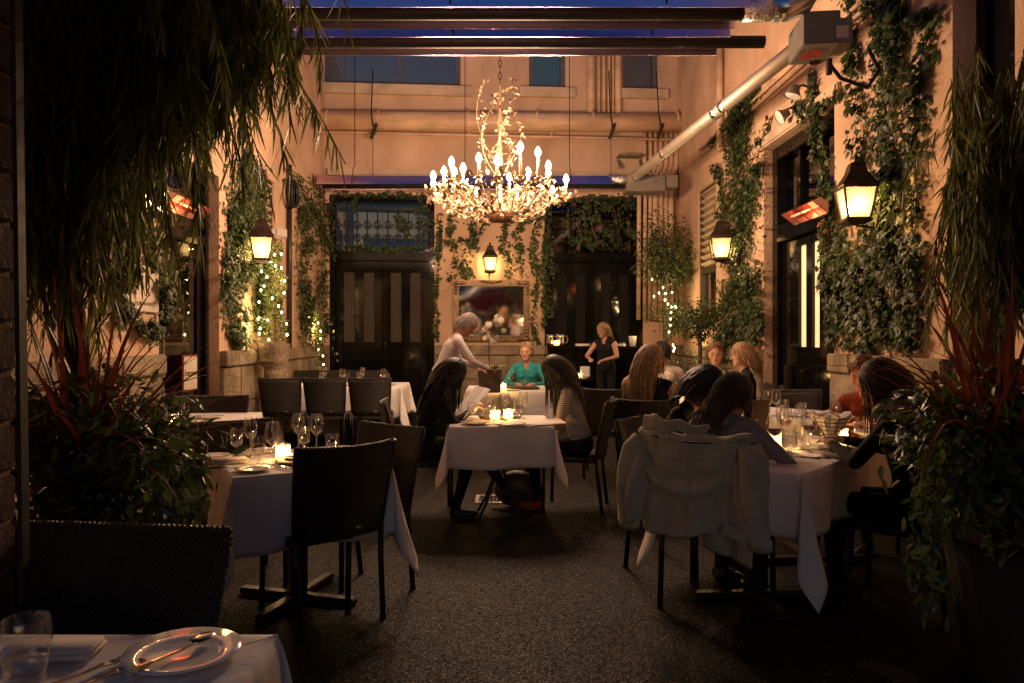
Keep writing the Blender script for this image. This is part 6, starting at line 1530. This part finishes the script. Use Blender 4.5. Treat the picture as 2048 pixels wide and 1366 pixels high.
person('short haired guest in black leaning over the busy right table', (1.00, 4.58, 0), face(.75, -.5), blackc, blackc, dark_brown, 'bob', sc=.95, lean=.34, head=(.1, .35), voxel=.0095, hands={1: (V((.10, .46, .84)), (1, -.3, -.7)), -1: (V((-.13, .44, .84)), (-1, -.3, -.7))})
person('brown haired woman in a grey top sitting before the draped jacket', (1.10, 3.90, 0), face(.62, .78), greyc, denim, brown_hair, 'mid', sc=.93, lean=.42, head=(.35, .25), voxel=.009, hands={1: (V((.20, .42, .82)), (1, -.3, -.7)), -1: (V((-.13, .42, .84)), (-1, -.3, -.7))})
person('guest in a rust red top behind the bread basket', (2.58, 5.16, 0), face(-.75, -.7), redc, blackc, auburn, 'short', sc=.96, lean=.25, head=(0, .15), hands={1: (V((.10, .42, .86)), (1, -.3, -.7)), -1: (V((-.13, .42, .86)), (-1, -.3, -.7))}, skin=MATS['ruddy_skin'])
person('long haired guest in black half hidden by the right planter', (2.16, 3.86, 0), face(-.75, .66), blackc, blackc, brown_hair, 'long', sc=.97, lean=.22, head=(-.2, .2), voxel=.0095, hands={1: (V((.12, .42, .84)), (1, -.3, -.7)), -1: (V((-.13, .40, .84)), (-1, -.3, -.7))})
# held things
t = thing('open_menu', 'large white menu held up by the dark haired woman', 'menu', (-.22, 5.86, .86), face(1, .05)+.25)
MB().box((-.09, 0, .02), (.20, .004, .30), rx=-.75, rz=.12).build('page', paper, t); MB().box((.10, 0, .02), (.20, .004, .30), rx=-.75, rz=-.12).build('page', paper, t)
t = thing('mobile_phone', 'mobile phone glowing blue in the lap of the striped shirt woman', 'phone', (.33, 6.05, .655), face(-1, .1))
MB().box((0, 0, 0), (.075, .15, .009), rx=.5).build('case', rubber, t, bevel=.003); MB().box((0, -.002, .0062), (.066, .135, .002), rx=.5).build('screen', blue_screen, t)
t = thing('shoulder_bag', 'dark shoulder bag lying under the centre table', 'bag', (.14, 6.12, 0))
bgm = MB(); bgm.ell((0, 0, .15), (.19, .09, .15), 16, 10); bgm.build('pouch', leather, t, smooth=True); MB().tube([(-.15, 0, .22), (-.22, .02, .1), (-.2, -.1, .012), (0, -.16, .01), (.2, -.12, .01), (.2, 0, .12), (.15, 0, .22)], .008, 6).build('strap', leather, t, smooth=True)
# ================================================================ what the mirror sees behind us
car_red = mat('red_car_paint', (.35, .02, .015), .25, noise=.08, coat=.8); tyre = rubber
t = thing('parked_car', 'red car parked in the street, seen only in the mirror', 'car', (3.0, -6.5, -.12), 0)
prof = [(-2.1, .35), (-2.05, .75), (-1.3, .92), (-.75, 1.38), (.75, 1.42), (1.45, .98), (2.05, .85), (2.15, .45), (2.1, .3), (-2.05, .25)]
n = len(prof); vs = [(x, y*(.82 if z > 1.2 else 1), z) for y in (-.85, .85) for x, z in prof]; MB().add(vs, [tuple(range(n-1, -1, -1)), tuple(range(n, 2*n))]+[(i, (i+1) % n, n+(i+1) % n, n+i) for i in range(n)]).build('body', car_red, t, bevel=.05)
for s in (-1, 1):
    MB().box((.0, s*.77, 1.15), (1.5, .04, .32)).build('side_window', win_glass, t)
    for x in (-1.35, 1.35):
        w_ = MB().tube([(x, s*.72, .33), (x, s*.9, .33)], .33, 20).build('wheel', tyre, t, smooth=True); MB().tube([(x, s*.9, .33), (x, s*.91, .33)], .2, 16).build('rim', alu, w_)
    MB().ell((-2.08, s*.6, .68), (.05, .16, .08), 10, 8).build('headlight', china, t)
t = thing('street_railing', 'black street railing behind the camera, seen only in the mirror', 'railing', (2.4, -3.6, 0))
for k in range(24): MB().tube([(-1.5+k*.13, 0, -.1), (-1.5+k*.13, 0, 1.0)], .012, 6).build('bar', iron, t)
for z in (.1, .98): MB().box((0, 0, z), (3.1, .04, .03)).build('rail', iron, t)
print('LABEL duplicates', [l for l in {o.get('label') for o in bpy.data.objects if o.get('label')} if sum(1 for o in bpy.data.objects if o.get('label') == l) > 1])
